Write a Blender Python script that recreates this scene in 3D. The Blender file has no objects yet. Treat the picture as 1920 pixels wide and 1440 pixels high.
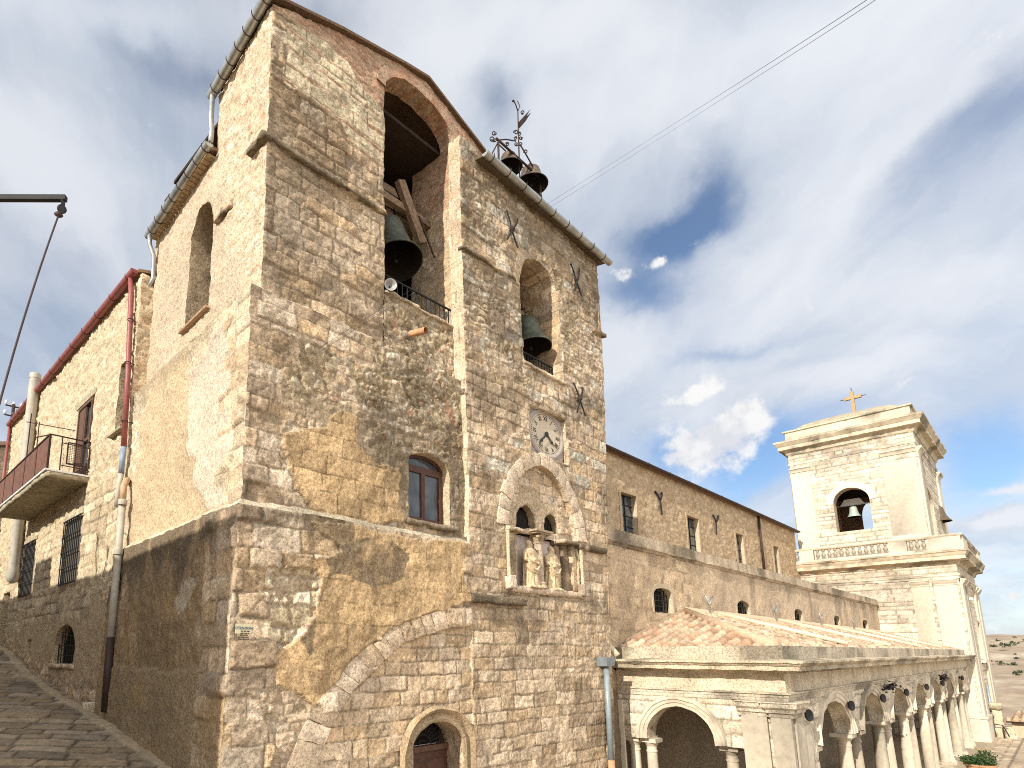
import bpy, math, random
import numpy as np
from mathutils import Vector

# ------------------------------------------------------------------ camera, sky, sun
scene = bpy.context.scene
scene.view_settings.view_transform = 'Standard'
scene.view_settings.look = 'None'
scene.view_settings.exposure = 0.72
scene.view_settings.gamma = 1.0
scene.cycles.filter_width = 1.0
scene.cycles.use_denoising = False
F, CX, CY = 1143.506, 729.61, 1011.05          # pinhole measured on the 1920x1440 photograph
YAW, PIT = -0.739494, 0.182744
_ca, _sa, _cb, _sb = math.cos(YAW), math.sin(YAW), math.cos(PIT), math.sin(PIT)
RM = np.array([[1, 0, 0], [0, _cb, _sb], [0, -_sb, _cb]]) @ np.array([[1, 0, 0], [0, 0, -1], [0, 1, 0]]) @ \
     np.array([[_ca, _sa, 0], [-_sa, _ca, 0], [0, 0, 1]])
cam_data = bpy.data.cameras.new('camera')
cam = bpy.data.objects.new('camera', cam_data)
scene.collection.objects.link(cam)
cam_data.sensor_fit = 'HORIZONTAL'
cam_data.sensor_width = 36.0
cam_data.lens = F / 1920 * 36
cam_data.shift_x = (960 - CX) / 1920
cam_data.shift_y = (CY - 720) / 1920
cam_data.clip_start = 0.1
cam_data.clip_end = 30000
cam.rotation_euler = (math.pi / 2 + PIT, 0, YAW)
scene.camera = cam
SUN_EL, SUN_AZ = math.radians(29), math.radians(9)     # light travels +X, a little +Y, down
sun_dir = Vector((math.cos(SUN_EL) * math.cos(SUN_AZ), math.cos(SUN_EL) * math.sin(SUN_AZ), -math.sin(SUN_EL)))
sd = bpy.data.lights.new('sun', 'SUN')
sd.energy = 3.7
sd.angle = math.radians(0.6)
sd.color = (1.0, 0.95, 0.85)
sun = bpy.data.objects.new('sun', sd)
scene.collection.objects.link(sun)
sun.rotation_euler = sun_dir.to_track_quat('-Z', 'Y').to_euler()


def ray(px, py):
    return RM.T @ np.array([(px - CX) / F, (py - CY) / F, 1.0])


def oY(px, py, Y):
    r = ray(px, py); return r * (Y / r[1])


def oX(px, py, X):
    r = ray(px, py); return r * (X / r[0])


def oZ(px, py, Z):
    r = ray(px, py); return r * (Z / r[2])


def proj(P):
    q = np.asarray(P) @ RM.T
    z = np.where(np.abs(q[:, 2]) < 1e-6, 1e-6, q[:, 2])
    return np.stack([q[:, 0] / z * F + CX, q[:, 1] / z * F + CY], 1)


def build_world():
    w = bpy.data.worlds.new('World'); scene.world = w; w.use_nodes = True
    nt = w.node_tree; N = nt.nodes; L = nt.links; N.clear()

    def math_(op, a, b=None, clamp=False):
        n = N.new('ShaderNodeMath'); n.operation = op; n.use_clamp = clamp
        for i, v in enumerate((a, b)):
            if v is None: continue
            if isinstance(v, (int, float)): n.inputs[i].default_value = v
            else: L.new(v, n.inputs[i])
        return n.outputs[0]

    def vdot(a, vec):
        n = N.new('ShaderNodeVectorMath'); n.operation = 'DOT_PRODUCT'
        L.new(a, n.inputs[0]); n.inputs[1].default_value = tuple(vec); return n.outputs['Value']

    def smooth(v, lo, hi):
        n = N.new('ShaderNodeMapRange'); n.interpolation_type = 'SMOOTHSTEP'
        L.new(v, n.inputs[0]); n.inputs[1].default_value = lo; n.inputs[2].default_value = hi
        return n.outputs[0]

    def noise(vec, scale, detail, rough=0.55, dist=0.0):
        n = N.new('ShaderNodeTexNoise'); n.inputs['Scale'].default_value = scale
        n.inputs['Detail'].default_value = detail; n.inputs['Roughness'].default_value = rough
        n.inputs['Distortion'].default_value = dist; L.new(vec, n.inputs['Vector']); return n

    tc = N.new('ShaderNodeTexCoord'); D0 = tc.outputs['Generated']
    # wobble the direction so the cloud outlines fray
    nw = noise(D0, 3.4, 7, 0.58)
    sub = N.new('ShaderNodeVectorMath'); sub.operation = 'SUBTRACT'; L.new(nw.outputs['Color'], sub.inputs[0]); sub.inputs[1].default_value = (.5, .5, .5)
    sc = N.new('ShaderNodeVectorMath'); sc.operation = 'SCALE'; L.new(sub.outputs[0], sc.inputs[0]); sc.inputs['Scale'].default_value = 0.20
    ad = N.new('ShaderNodeVectorMath'); ad.operation = 'ADD'; L.new(D0, ad.inputs[0]); L.new(sc.outputs[0], ad.inputs[1])
    D = ad.outputs[0]
    sep = N.new('ShaderNodeSeparateXYZ'); L.new(D, sep.inputs[0])
    zz = math_('ADD', math_('MAXIMUM', sep.outputs[2], 0.0), 0.22)
    s0 = (.60, .80)
    al = math_('DIVIDE', math_('ADD', math_('MULTIPLY', sep.outputs[0], s0[0]), math_('MULTIPLY', sep.outputs[1], s0[1])), zz)
    ac = math_('DIVIDE', math_('ADD', math_('MULTIPLY', sep.outputs[0], -s0[1]), math_('MULTIPLY', sep.outputs[1], s0[0])), zz)
    cmb = N.new('ShaderNodeCombineXYZ'); L.new(math_('MULTIPLY', al, 0.7), cmb.inputs[0]); L.new(ac, cmb.inputs[1])
    streak = noise(cmb.outputs[0], 1.7, 8, 0.52, 0.25).outputs['Fac']
    cmb2 = N.new('ShaderNodeCombineXYZ'); L.new(math_('MULTIPLY', al, 0.40), cmb2.inputs[0]); L.new(ac, cmb2.inputs[1]); cmb2.inputs[2].default_value = 3.7
    fine = noise(cmb2.outputs[0], 5.0, 8, 0.6, 0.2).outputs['Fac']
    cov = math_('ADD', math_('MULTIPLY', math_('SUBTRACT', streak, 0.5), 1.7), math_('MULTIPLY', math_('SUBTRACT', fine, 0.5), 1.3))

    def blob(px, py, rx, ry, ang, soft=1.0):
        c = ray(px, py); c = c / np.linalg.norm(c)
        u = ray(px + 1, py); u = u / np.linalg.norm(u) - c
        v = ray(px, py + 1); v = v / np.linalg.norm(v) - c
        k = np.linalg.norm(u); k2 = np.linalg.norm(v)
        u = u / k; v = v - u * (v @ u); v /= np.linalg.norm(v)
        a = math.radians(ang)
        U = (u * math.cos(a) + v * math.sin(a)) / (rx * k)
        V = (-u * math.sin(a) + v * math.cos(a)) / (ry * k2)
        du, dv = vdot(D, U), vdot(D, V)
        off_u, off_v = float(c @ U), float(c @ V)
        du = math_('SUBTRACT', du, off_u); dv = math_('SUBTRACT', dv, off_v)
        r2 = math_('ADD', math_('MULTIPLY', du, du), math_('MULTIPLY', dv, dv))
        front = math_('GREATER_THAN', vdot(D, c), 0.2)
        g = math_('MULTIPLY', math_('EXPONENT', math_('MULTIPLY', r2, -1.0)), front)
        return g

    # places where the blue shows through (negative) and where cloud is thick (positive)
    spots = [(1290, 390, 55, 95, 25, -1.5), (1215, 455, 85, 42, -25, -1.2), (1240, 545, 70, 50, 0, -.8), (1180, 560, 110, 35, -10, -0.6),
             (1420, 850, 130, 75, -15, -1.7), (1240, 830, 70, 60, 0, -1.0), (1640, 640, 330, 18, -14, -0.35),
             (1850, 850, 110, 110, 0, -1.7), (1390, 640, 120, 16, -15, -0.7),
             (1800, 250, 220, 90, -35, -0.75), (1480, 470, 30, 150, 35, -.5), (1620, 330, 40, 200, 30, .5), (905, 210, 60, 40, 40, -0.75), (640, 40, 130, 50, 20, -0.35), (430, 90, 90, 60, 30, -0.45), (60, 640, 120, 160, -50, -0.3),
             (300, 120, 190, 40, 25, -0.45), (120, 480, 110, 50, 20, -0.40), (430, 190, 60, 60, 0, -0.3), (250, 40, 330, 70, 10, .8),
             (1250, 200, 330, 110, -25, 0.9), (1520, 420, 130, 190, 15, 0.8), (1760, 520, 200, 60, -16, 1.0), (1500, 690, 260, 50, -16, 0.9), (1200, 660, 70, 40, -10, .5),
             (1000, 90, 260, 60, 0, 0.6), (60, 300, 160, 90, 20, 0.6), (1880, 990, 80, 22, 0, 1.9), (1900, 920, 70, 12, -10, 1.6)]
    for px, py, rx, ry, an, wt in spots:
        cov = math_('ADD', cov, math_('MULTIPLY', blob(px, py, rx, ry, an), wt))
    veil = smooth(cov, -1.6, 0.6)
    cumn = noise(D0, 22.0, 7, 0.6).outputs['Fac']
    cum = None
    for px, py, rx, ry, an, wt in [(1340, 812, 108, 54, -12, 1.6), (1400, 780, 66, 44, -10, 1.5), (1280, 845, 70, 26, 0, 1.15), (1310, 790, 40, 30, 0, 1.2), (1235, 494, 17, 13, 0, .95), (1165, 528, 46, 9, 8, .62), (1300, 715, 62, 14, -12, .9),
                                   (1862, 1165, 22, 9, 0, 1.0), (1715, 725, 40, 12, -10, .9), (1780, 985, 60, 12, 4, .7)]:
        g = math_('MULTIPLY', blob(px, py, rx, ry, an), wt)
        cum = g if cum is None else math_('MAXIMUM', cum, g)
    cum = math_('MULTIPLY', smooth(math_('ADD', cum, math_('MULTIPLY', math_('SUBTRACT', cumn, 0.5), 2.2)), 0.30, 0.95), .93)
    tone = noise(cmb.outputs[0], 3.2, 6, 0.55).outputs['Fac']
    sky = N.new('ShaderNodeTexSky'); sky.sky_type = 'NISHITA'; sky.sun_disc = False
    sky.sun_elevation = SUN_EL; sky.sun_rotation = math.radians(270) - SUN_AZ
    sky.altitude = 1000; sky.air_density = 1.0; sky.dust_density = 0.6; sky.ozone_density = 2.0

    def mix(f, a, b):
        n = N.new('ShaderNodeMix'); n.data_type = 'RGBA'
        if isinstance(f, float): n.inputs[0].default_value = f
        else: L.new(f, n.inputs[0])
        for i, v in ((6, a), (7, b)):
            if isinstance(v, tuple): n.inputs[i].default_value = v + (1,)
            else: L.new(v, n.inputs[i])
        return n.outputs[2]
    K = 6.5
    cloud = mix(smooth(tone, 0.36, 0.66), tuple(K * c for c in (.56, .62, .71)), tuple(K * c for c in (.74, .77, .82)))
    thick = mix(smooth(cov, 0.1, 1.3), cloud, tuple(K * c for c in (.76, .78, .83)))
    hs = N.new('ShaderNodeHueSaturation'); L.new(sky.outputs[0], hs.inputs['Color']); hs.inputs['Saturation'].default_value = 1.08; hs.inputs['Value'].default_value = .86
    c1 = mix(math_('MULTIPLY', veil, 0.94), hs.outputs[0], thick)
    c2 = mix(cum, c1, mix(smooth(cumn, .38, .62), tuple(K * c for c in (.70, .71, .75)), tuple(K * c for c in (.90, .89, .88))))
    # unseen warm glow added to the sky behind the camera to brighten the church front
    glow = None
    for gx, gy, gz, wd, am in ((-.12, -.85, .50, .55, 1.4),):
        l = math.sqrt(gx * gx + gy * gy + gz * gz); dt = vdot(D, (gx / l, gy / l, gz / l))
        g = math_('MULTIPLY', math_('EXPONENT', math_('DIVIDE', math_('SUBTRACT', dt, 1.0), wd * wd)), am * K)
        glow = g if glow is None else math_('ADD', glow, g)
    gm = N.new('ShaderNodeMix'); gm.data_type = 'RGBA'; gm.blend_type = 'ADD'; gm.inputs[0].default_value = 1.0
    gc = N.new('ShaderNodeVectorMath'); gc.operation = 'SCALE'; gc.inputs[0].default_value = (1.0, .95, .86); L.new(glow, gc.inputs['Scale'])
    L.new(c2, gm.inputs[6]); L.new(gc.outputs[0], gm.inputs[7]); c2 = gm.outputs[2]
    bg = N.new('ShaderNodeBackground'); L.new(c2, bg.inputs[0]); bg.inputs[1].default_value = 0.1
    out = N.new('ShaderNodeOutputWorld'); L.new(bg.outputs[0], out.inputs[0])
    w.cycles.sampling_method = 'MANUAL'; w.cycles.sample_map_resolution = 512


build_world()

# ------------------------------------------------------------------ numpy noise and masonry patterns
rng = random.Random(7)


def _hash(ix, iy, iz, seed):
    h = (ix.astype(np.int64) * 374761393 + iy.astype(np.int64) * 668265263 + iz.astype(np.int64) * 2147483647 + seed * 974634777) & 0xffffffff
    h = ((h ^ (h >> 13)) * 1274126177) & 0xffffffff
    h = ((h ^ (h >> 16)) * 2246822519) & 0xffffffff
    h = h ^ (h >> 15)
    return (h & 0xffffff) / float(0xffffff)


def vnoise(P, seed=0):
    i = np.floor(P).astype(np.int64); f = P - i; f = f * f * (3 - 2 * f); r = 0
    for dx in (0, 1):
        wx = f[:, 0] if dx else 1 - f[:, 0]
        for dy in (0, 1):
            wy = f[:, 1] if dy else 1 - f[:, 1]
            for dz in (0, 1):
                wz = f[:, 2] if dz else 1 - f[:, 2]
                r = r + wx * wy * wz * _hash(i[:, 0] + dx, i[:, 1] + dy, i[:, 2] + dz, seed)
    return r


def fbm(P, scale=1.0, octv=4, seed=0, gain=0.5):
    P = np.asarray(P) * scale; a = 1.0; s = 0; t = 0
    for o in range(octv):
        s = s + a * vnoise(P + 17.3 * o, seed + o); t += a; a *= gain; P = P * 2.03
    return s / t


def sst(x, lo, hi):
    t = np.clip((x - lo) / (hi - lo), 0, 1); return t * t * (3 - 2 * t)


def lerp(a, b, t):
    return a + (b - a) * t


def inpoly(x, y, poly):
    c = np.zeros(x.shape, bool); n = len(poly)
    for i in range(n):
        x0, y0 = poly[i]; x1, y1 = poly[(i + 1) % n]
        if y0 == y1: continue
        m = ((y0 > y) != (y1 > y)) & (x < (x1 - x0) * (y - y0) / (y1 - y0) + x0)
        c ^= m
    return c


def courses(u, v, seed, rh, bw):
    """coursed blocks: distance to joint, three random numbers per block, signed place in the block"""
    R = random.Random(seed)
    lo, hi = v.min() - 1, v.max() + 1
    b = [lo]
    while b[-1] < hi: b.append(b[-1] + R.uniform(*rh))
    b = np.array(b); r = np.clip(np.searchsorted(b, v) - 1, 0, len(b) - 2)
    dv = np.minimum(v - b[r], b[r + 1] - v)
    du = np.full(u.shape, 9.0); bid = np.zeros(u.shape, np.int64); ul, uh = u.min() - 1, u.max() + 1
    cu = np.zeros(u.shape)
    for k in np.unique(r):
        m = r == k; e = [ul - R.uniform(0, bw[1])]
        while e[-1] < uh: e.append(e[-1] + R.uniform(*bw))
        e = np.array(e); j = np.clip(np.searchsorted(e, u[m]) - 1, 0, len(e) - 2)
        du[m] = np.minimum(u[m] - e[j], e[j + 1] - u[m]); bid[m] = j
        cu[m] = (u[m] - (e[j] + e[j + 1]) / 2) / (e[j + 1] - e[j]) * 2
    cv = (v - (b[r] + b[r + 1]) / 2) / (b[r + 1] - b[r]) * 2
    z = np.zeros_like(bid)
    return np.minimum(du, dv), [_hash(bid, r, z + q, seed + 11) for q in range(4)], cu, cv


def cells(u, v, seed, size, asp=1.5):
    """rubble: voronoi stones; returns edge distance and randoms"""
    x, y = u / (size * asp), v / size
    ix, iy = np.floor(x).astype(np.int64), np.floor(y).astype(np.int64)
    f1 = np.full(x.shape, 9.0); f2 = np.full(x.shape, 9.0); bx = np.zeros_like(ix); by = np.zeros_like(iy); z = np.zeros_like(ix)
    for dx in (-1, 0, 1):
        for dy in (-1, 0, 1):
            cx, cy = ix + dx, iy + dy
            d = np.hypot(cx + .12 + .76 * _hash(cx, cy, z, seed) - x, cy + .12 + .76 * _hash(cx, cy, z + 1, seed) - y)
            c = d < f1
            f2 = np.where(c, f1, np.minimum(f2, d)); bx = np.where(c, cx, bx); by = np.where(c, cy, by); f1 = np.where(c, d, f1)
    return (f2 - f1) * size, [_hash(bx, by, z + q, seed + 5) for q in range(4)], f1


C = lambda *a: np.array(a, float)
STONE = [C(.54, .402, .262), C(.60, .462, .318), C(.475, .35, .23), C(.63, .505, .368), C(.51, .366, .222), C(.43, .328, .228)]
PALE = [C(.64, .54, .385), C(.58, .48, .33), C(.68, .585, .44), C(.55, .44, .28)]
MORT = C(.46, .35, .23); DARK = C(.135, .10, .065); OCHRE = C(.51, .352, .19); BRICK = C(.41, .235, .15); LIME = C(.66, .585, .46)


def pick(pal, r):
    pal = np.array(pal); return pal[np.minimum((r * len(pal)).astype(int), len(pal) - 1)]


def ashlar(u, v, P, seed, rh=(.26, .40), bw=(.34, .85), joint=.016, amp=.022, rough=.014, pal=STONE, mort=MORT, warp=.035, pit=.5, jit=.2):
    n1 = fbm(P, 1.1, 3, seed) - .5; n2 = fbm(P + 31, 1.1, 3, seed) - .5
    w3 = (fbm(P, 6, 2, seed + 3) - .5) * .035
    d, r, cu, cv = courses(u + n1 * warp * 2 + w3, v + n2 * warp * 2 + w3, seed, rh, bw)
    wear = fbm(P, 2.6, 3, seed + 6)
    j = joint * (.8 + 1.6 * sst(wear, .35, .7))
    e = sst(d, .1 * j, 1.3 * j)
    grain = fbm(P, 10, 4, seed + 1) - .5
    big = fbm(P, 3.2, 3, seed + 8); low = fbm(P, 1.7, 3, seed + 9) - .5
    p = sst(fbm(P, 14, 3, seed + 2), .60, .74) * pit * (.3 + 1.2 * r[2] * wear)
    h = e * (.004 + .55 * joint + amp * (1.9 * sst(r[0], .62, 1.0) - 1.1 * sst(.34 - r[0], 0, .34)) + .006 * cv * (r[1] - .5) + .006 * cu * (r[3] - .5)) + rough * 2 * grain - p * .022 + .03 * low
    col = pick(pal, r[1]) * (1 + jit * (r[2] - .5) * 2)[:, None]
    col = col * (1 + .55 * (big - .5) + .45 * grain)[:, None]
    col = lerp(col, col * .5, (p * .8)[:, None])
    col = lerp(mort * (.18 + .72 * fbm(P, 3, 3, seed + 4))[:, None], col, (.08 + .92 * sst(d, .0, 1.05 * j))[:, None])
    return h, col


def rubble(u, v, P, seed, size=.2, pal=STONE, mort=MORT, amp=.05, asp=1.6, fill=.35):
    """roughly squared stones half drowned in mortar"""
    n1 = fbm(P, 2.2, 3, seed) - .5; n2 = fbm(P + 9, 2.2, 3, seed) - .5
    d, r, cu, cv = courses(u + n1 * size * 1.1, v + n2 * size * .9, seed, (size * .55, size * 1.15), (size * .7, size * asp * 1.5))
    g2 = fbm(P, 4.5, 4, seed + 7, .6); grain = fbm(P, 10, 4, seed + 1) - .5
    th = size * .09 * (.5 + r[3]) + .035 * sst(g2, .45, .75)
    e = sst(d, .2 * th, 1.5 * th) * sst(r[2] + 1.1 * (g2 - .5), fill * .55 - .1, fill * .55 + .1)
    h = e * (amp * .55 * (.35 + .65 * r[0])) + .05 * grain + .07 * (g2 - .5) - .01
    col = pick(pal, r[1]) * (1 + .35 * (r[0] - .5))[:, None] * (1 + .7 * grain)[:, None]
    m = mort * (.62 + .75 * fbm(P, 5, 4, seed + 4))[:, None]
    lim = sst(fbm(P, 3.3, 4, seed + 12, .6), .60, .70); m = lerp(m, LIME * (.8 + .5 * grain)[:, None], (lim * .6)[:, None])
    return h, lerp(m, col, e[:, None])


def pebbles(u, v, P, seed, size=.2, pal=STONE, mort=MORT, amp=.05, asp=1.6, fill=.35):
    n1 = fbm(P, 3, 3, seed) - .5; n2 = fbm(P + 9, 3, 3, seed) - .5
    d, r, f1 = cells(u + n1 * .2, v + n2 * .2, seed, size, asp)
    th = .02 + fill * .10 * r[3]
    e = sst(d, .2 * th, 1.6 * th)
    grain = fbm(P, 9, 4, seed + 1) - .5
    h = e * (amp * (.4 + .6 * r[0])) + .045 * grain - .02
    col = pick(pal, r[1]) * (1 + .3 * (r[2] - .5))[:, None] * (1 + .6 * grain)[:, None]
    return h, lerp(mort * (.6 + .7 * fbm(P, 6, 3, seed + 4))[:, None], col, e[:, None])


def eroded(u, v, P, seed, lime=.5):
    """wall core laid bare: lumpy, half washed out, whitish lime and odd stones"""
    a = fbm(P * np.array([1, 1, 1.35]), 2.1, 5, seed, .62) - .5; b = fbm(P, 6.5, 4, seed + 1, .6) - .5; r = np.abs(fbm(P, 3.6, 4, seed + 2, .6) - .5) * 2
    h = (.13 * a + .06 * b) - .05 * sst(.18 - r, 0, .18)
    col = lerp(C(.33, .25, .155), C(.47, .37, .24), sst(a + .4 * b, -.18, .2)[:, None])
    lm = sst(fbm(P, 4.4, 4, seed + 3, .6) + .25 * b, .64 - .10 * lime, .74 - .10 * lime)
    col = lerp(col, LIME * (.9 + .5 * b)[:, None], (lm * .42)[:, None])
    dk = sst(fbm(P, 5.2, 3, seed + 4), .62, .72); col = lerp(col, C(.16, .12, .08), (dk * .7)[:, None])
    return h, col * (1 + .8 * (fbm(P, 13, 3, seed + 5) - .5))[:, None]


def plaster(P, seed, col, amp=.006):
    a = fbm(P, .8, 4, seed); b = fbm(P, 7, 4, seed + 1) - .5
    h = amp * 2 * b + .012 + .02 * (a - .5)
    return h, col * (1 + .5 * (a - .5) + .22 * b)[:, None]


def brickwork(u, v, P, seed):
    d, r, cu, cv = courses(u + (fbm(P, 2, 2, seed) - .5) * .03, v + (fbm(P + 5, 2, 2, seed) - .5) * .03, seed, (.058, .068), (.2, .26))
    e = sst(d, .002, .012)
    g = fbm(P, 9, 3, seed + 1) - .5
    pal = [BRICK, C(.44, .27, .175), C(.37, .20, .125), C(.48, .33, .22), C(.43, .29, .19)]
    col = pick(pal, r[1]) * (1 + .3 * (r[0] - .5) + .5 * g)[:, None]
    col = lerp(C(.40, .31, .22) * (1 + g)[:, None], col, (.25 + .75 * e)[:, None])
    return e * .012 + .012 * g, col


def blend(a, b, m):
    m = np.asarray(m, float)
    return lerp(a[0], b[0], m), lerp(a[1], b[1], m[:, None])


def region(px, poly, P, amp=10.0, sc=1.6, seed=0):
    """polygon measured on the photo, with a frayed edge"""
    w = amp * 2
    return inpoly(px[:, 0] + w * (fbm(P, sc, 4, 40 + seed) - .5), px[:, 1] + w * (fbm(P + 50, sc, 4, 60 + seed) - .5), poly)


def wob(P):
    """old walls are never straight: one shared displacement field for all masonry"""
    d = np.stack([fbm(P + 3.1 * k, .55, 2, 90 + k) - .5 for k in range(3)], 1) * .07
    d += np.stack([fbm(P + 7.7 * k, 3.1, 2, 95 + k) - .5 for k in range(3)], 1) * .06
    d += np.stack([fbm(P + 2.3 * k, 8.0, 2, 99 + k) - .5 for k in range(3)], 1) * .035
    return d
# ------------------------------------------------------------------ materials
MATS = {}


def new_mat(name):
    m = bpy.data.materials.new(name); m.use_nodes = True; nt = m.node_tree; nt.nodes.clear()
    out = nt.nodes.new('ShaderNodeOutputMaterial'); b = nt.nodes.new('ShaderNodeBsdfPrincipled')
    nt.links.new(b.outputs[0], out.inputs[0]); MATS[name] = m; return m, nt, b


def nnode(nt, scale, detail=5, rough=.6, vec=None):
    n = nt.nodes.new('ShaderNodeTexNoise'); n.inputs['Scale'].default_value = scale
    n.inputs['Detail'].default_value = detail; n.inputs['Roughness'].default_value = rough
    if vec: nt.links.new(vec, n.inputs['Vector'])
    return n


def ramp(nt, src, stops):
    r = nt.nodes.new('ShaderNodeValToRGB'); nt.links.new(src, r.inputs[0])
    while len(r.color_ramp.elements) < len(stops): r.color_ramp.elements.new(.5)
    for e, (p, c) in zip(r.color_ramp.elements, stops):
        e.position = p; e.color = tuple(c) + (1,) if len(c) == 3 else c
    return r.outputs[0]


def mul(nt, a, b, fac=1.0):
    n = nt.nodes.new('ShaderNodeMix'); n.data_type = 'RGBA'; n.blend_type = 'MULTIPLY'; n.inputs[0].default_value = fac
    for i, v in ((6, a), (7, b)):
        if isinstance(v, tuple): n.inputs[i].default_value = v + (1,)
        else: nt.links.new(v, n.inputs[i])
    return n.outputs[2]


def bump(nt, b, hs, dist=.02, strength=.6):
    """hs: list of (socket, weight)"""
    s = None
    for h, w in hs:
        m = nt.nodes.new('ShaderNodeMath'); m.operation = 'MULTIPLY'; nt.links.new(h, m.inputs[0]); m.inputs[1].default_value = w
        if s is None: s = m.outputs[0]
        else:
            a = nt.nodes.new('ShaderNodeMath'); nt.links.new(s, a.inputs[0]); nt.links.new(m.outputs[0], a.inputs[1]); s = a.outputs[0]
    bp = nt.nodes.new('ShaderNodeBump'); bp.inputs['Distance'].default_value = dist; bp.inputs['Strength'].default_value = strength
    nt.links.new(s, bp.inputs['Height']); nt.links.new(bp.outputs[0], b.inputs['Normal'])


def attr_mat(name, lo=.5, hi=1.4, s1=16, s2=30, dist=.035, rough=.92, bstr=.85, pit=.75):
    m, nt, b = new_mat(name)
    a = nt.nodes.new('ShaderNodeAttribute'); a.attribute_name = 'Col'
    tc = nt.nodes.new('ShaderNodeTexCoord'); v = tc.outputs['Object']
    n1 = nnode(nt, s1, 6, .65, v); n2 = nnode(nt, s2, 4, .7, v)
    c = mul(nt, a.outputs['Color'], ramp(nt, n1.outputs['Fac'], [(.28, (lo,) * 3), (.5, (1, 1, 1)), (.75, (hi,) * 3)]))
    c = mul(nt, c, ramp(nt, n2.outputs['Fac'], [(.36, (1 - .5 * pit, 1 - .54 * pit, 1 - .58 * pit)), (.47, (1, 1, 1)), (.68, (1 + .2 * pit,) * 3)]))
    nt.links.new(c, b.inputs['Base Color']); b.inputs['Roughness'].default_value = rough
    b.inputs['Specular IOR Level'].default_value = .15
    bump(nt, b, [(n1.outputs['Fac'], 1.0), (n2.outputs['Fac'], .5)], dist, bstr)
    return m


def plain_mat(name, col, rough=.6, metal=0.0, var=.25, scale=8, spec=.3, bd=.004, tint=None):
    m, nt, b = new_mat(name)
    tc = nt.nodes.new('ShaderNodeTexCoord'); n = nnode(nt, scale, 6, .65, tc.outputs['Object'])
    t = tint or tuple(c * (1 - var) for c in col)
    c = ramp(nt, n.outputs['Fac'], [(.32, t), (.68, tuple(min(1, c * (1 + var * .6)) for c in col))])
    nt.links.new(c, b.inputs['Base Color']); b.inputs['Roughness'].default_value = rough
    b.inputs['Metallic'].default_value = metal; b.inputs['Specular IOR Level'].default_value = spec
    if bd: bump(nt, b, [(n.outputs['Fac'], 1.0)], bd, .6)
    return m


attr_mat('stone')
attr_mat('tile', .7, 1.25, 9, 40, .01, .85, .5)
attr_mat('paving', .65, 1.25, 6, 45, .012, .75, .5, .4)
attr_mat('smooth_stone', .78, 1.14, 5, 50, .012, .9, .5, .3)
plain_mat('zinc', (.42, .43, .42), .45, .75, .35, 3, .5, .002)
plain_mat('red_paint', (.27, .075, .065), .5, 0, .3, 6, .4, .003)
plain_mat('rust', (.055, .030, .022), .85, .2, .5, 18, .3, .004, (.03, .02, .017))
plain_mat('iron', (.02, .018, .018), .75, .1, .4, 14, .4, .002)
plain_mat('bronze_green', (.10, .11, .082), .55, .5, .4, 9, .4, .006, (.05, .055, .042))
plain_mat('bronze_brown', (.17, .115, .075), .55, .5, .4, 9, .4, .006, (.07, .05, .035))
plain_mat('bronze_pale', (.42, .50, .43), .6, .2, .2, 9, .4, .004)
plain_mat('timber', (.24, .165, .11), .9, 0, .5, 10, .15, .02)
plain_mat('door_wood', (.085, .035, .022), .55, 0, .35, 12, .35, .004)
plain_mat('brown_wood', (.12, .06, .035), .6, 0, .35, 14, .3, .004)
plain_mat('grey_shutter', (.13, .115, .095), .75, 0, .4, 20, .2, .004)
plain_mat('brown_cover', (.16, .075, .05), .7, 0, .35, 5, .25, .006)
plain_mat('concrete', (.40, .34, .24), .92, 0, .35, 5, .15, .02, (.24, .20, .13))
plain_mat('grey_pipe', (.42, .38, .31), .6, 0, .22, 5, .3, .003)
plain_mat('blue_pipe', (.22, .28, .36), .5, 0, .2, 7, .3, .003)
plain_mat('blue_grey_pipe', (.25, .29, .31), .5, .2, .2, 7, .35, .003)
plain_mat('orange_pipe', (.45, .30, .18), .6, 0, .2, 7, .3, .003)
plain_mat('dark_brown_pipe', (.05, .028, .022), .6, 0, .3, 9, .3, .003)
plain_mat('cream_pipe', (.66, .56, .39), .5, 0, .15, 7, .35, .002)
plain_mat('terracotta', (.50, .27, .15), .8, 0, .3, 9, .2, .006)
plain_mat('lavender_plaster', (.64, .55, .51), .9, 0, .15, 5, .15, .01)
plain_mat('statue_stone', (.60, .47, .30), .85, 0, .28, 12, .2, .018, (.42, .31, .18))
plain_mat('clock_stone', (.36, .31, .28), .85, 0, .2, 10, .2, .006)
plain_mat('clock_dial', (.57, .475, .355), .7, 0, .12, 9, .2, .002)
plain_mat('black_paint', (.012, .011, .011), .5, 0, .2, 9, .4, .001)
plain_mat('dark_room', (.03, .024, .02), .95, 0, .3, 4, .05, .0)  # near-black colour standing in for shade behind openings and inside bells
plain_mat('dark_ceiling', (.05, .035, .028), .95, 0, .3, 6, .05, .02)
plain_mat('sign_plate', (.62, .55, .36), .5, 0, .1, 9, .3, .001)
plain_mat('sign_blue', (.02, .09, .20), .5, 0, .1, 9, .3, .0)
plain_mat('speaker_grey', (.34, .33, .32), .45, .2, .2, 9, .4, .001)
plain_mat('gilt_cross', (.30, .20, .09), .5, .3, .3, 9, .4, .003)
plain_mat('leaf', (.04, .075, .02), .6, 0, .45, 30, .3, .0)
plain_mat('petal_yellow', (.80, .52, .02), .6, 0, .1, 9, .2, .0)
plain_mat('petal_pink', (.55, .12, .24), .6, 0, .2, 9, .2, .0)
plain_mat('petal_red', (.45, .03, .04), .6, 0, .2, 9, .2, .0)
plain_mat('white_ceramic', (.7, .68, .64), .4, 0, .1, 9, .4, .0)
plain_mat('wire', (.03, .028, .028), .6, 0, .2, 9, .2, .0)
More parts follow.
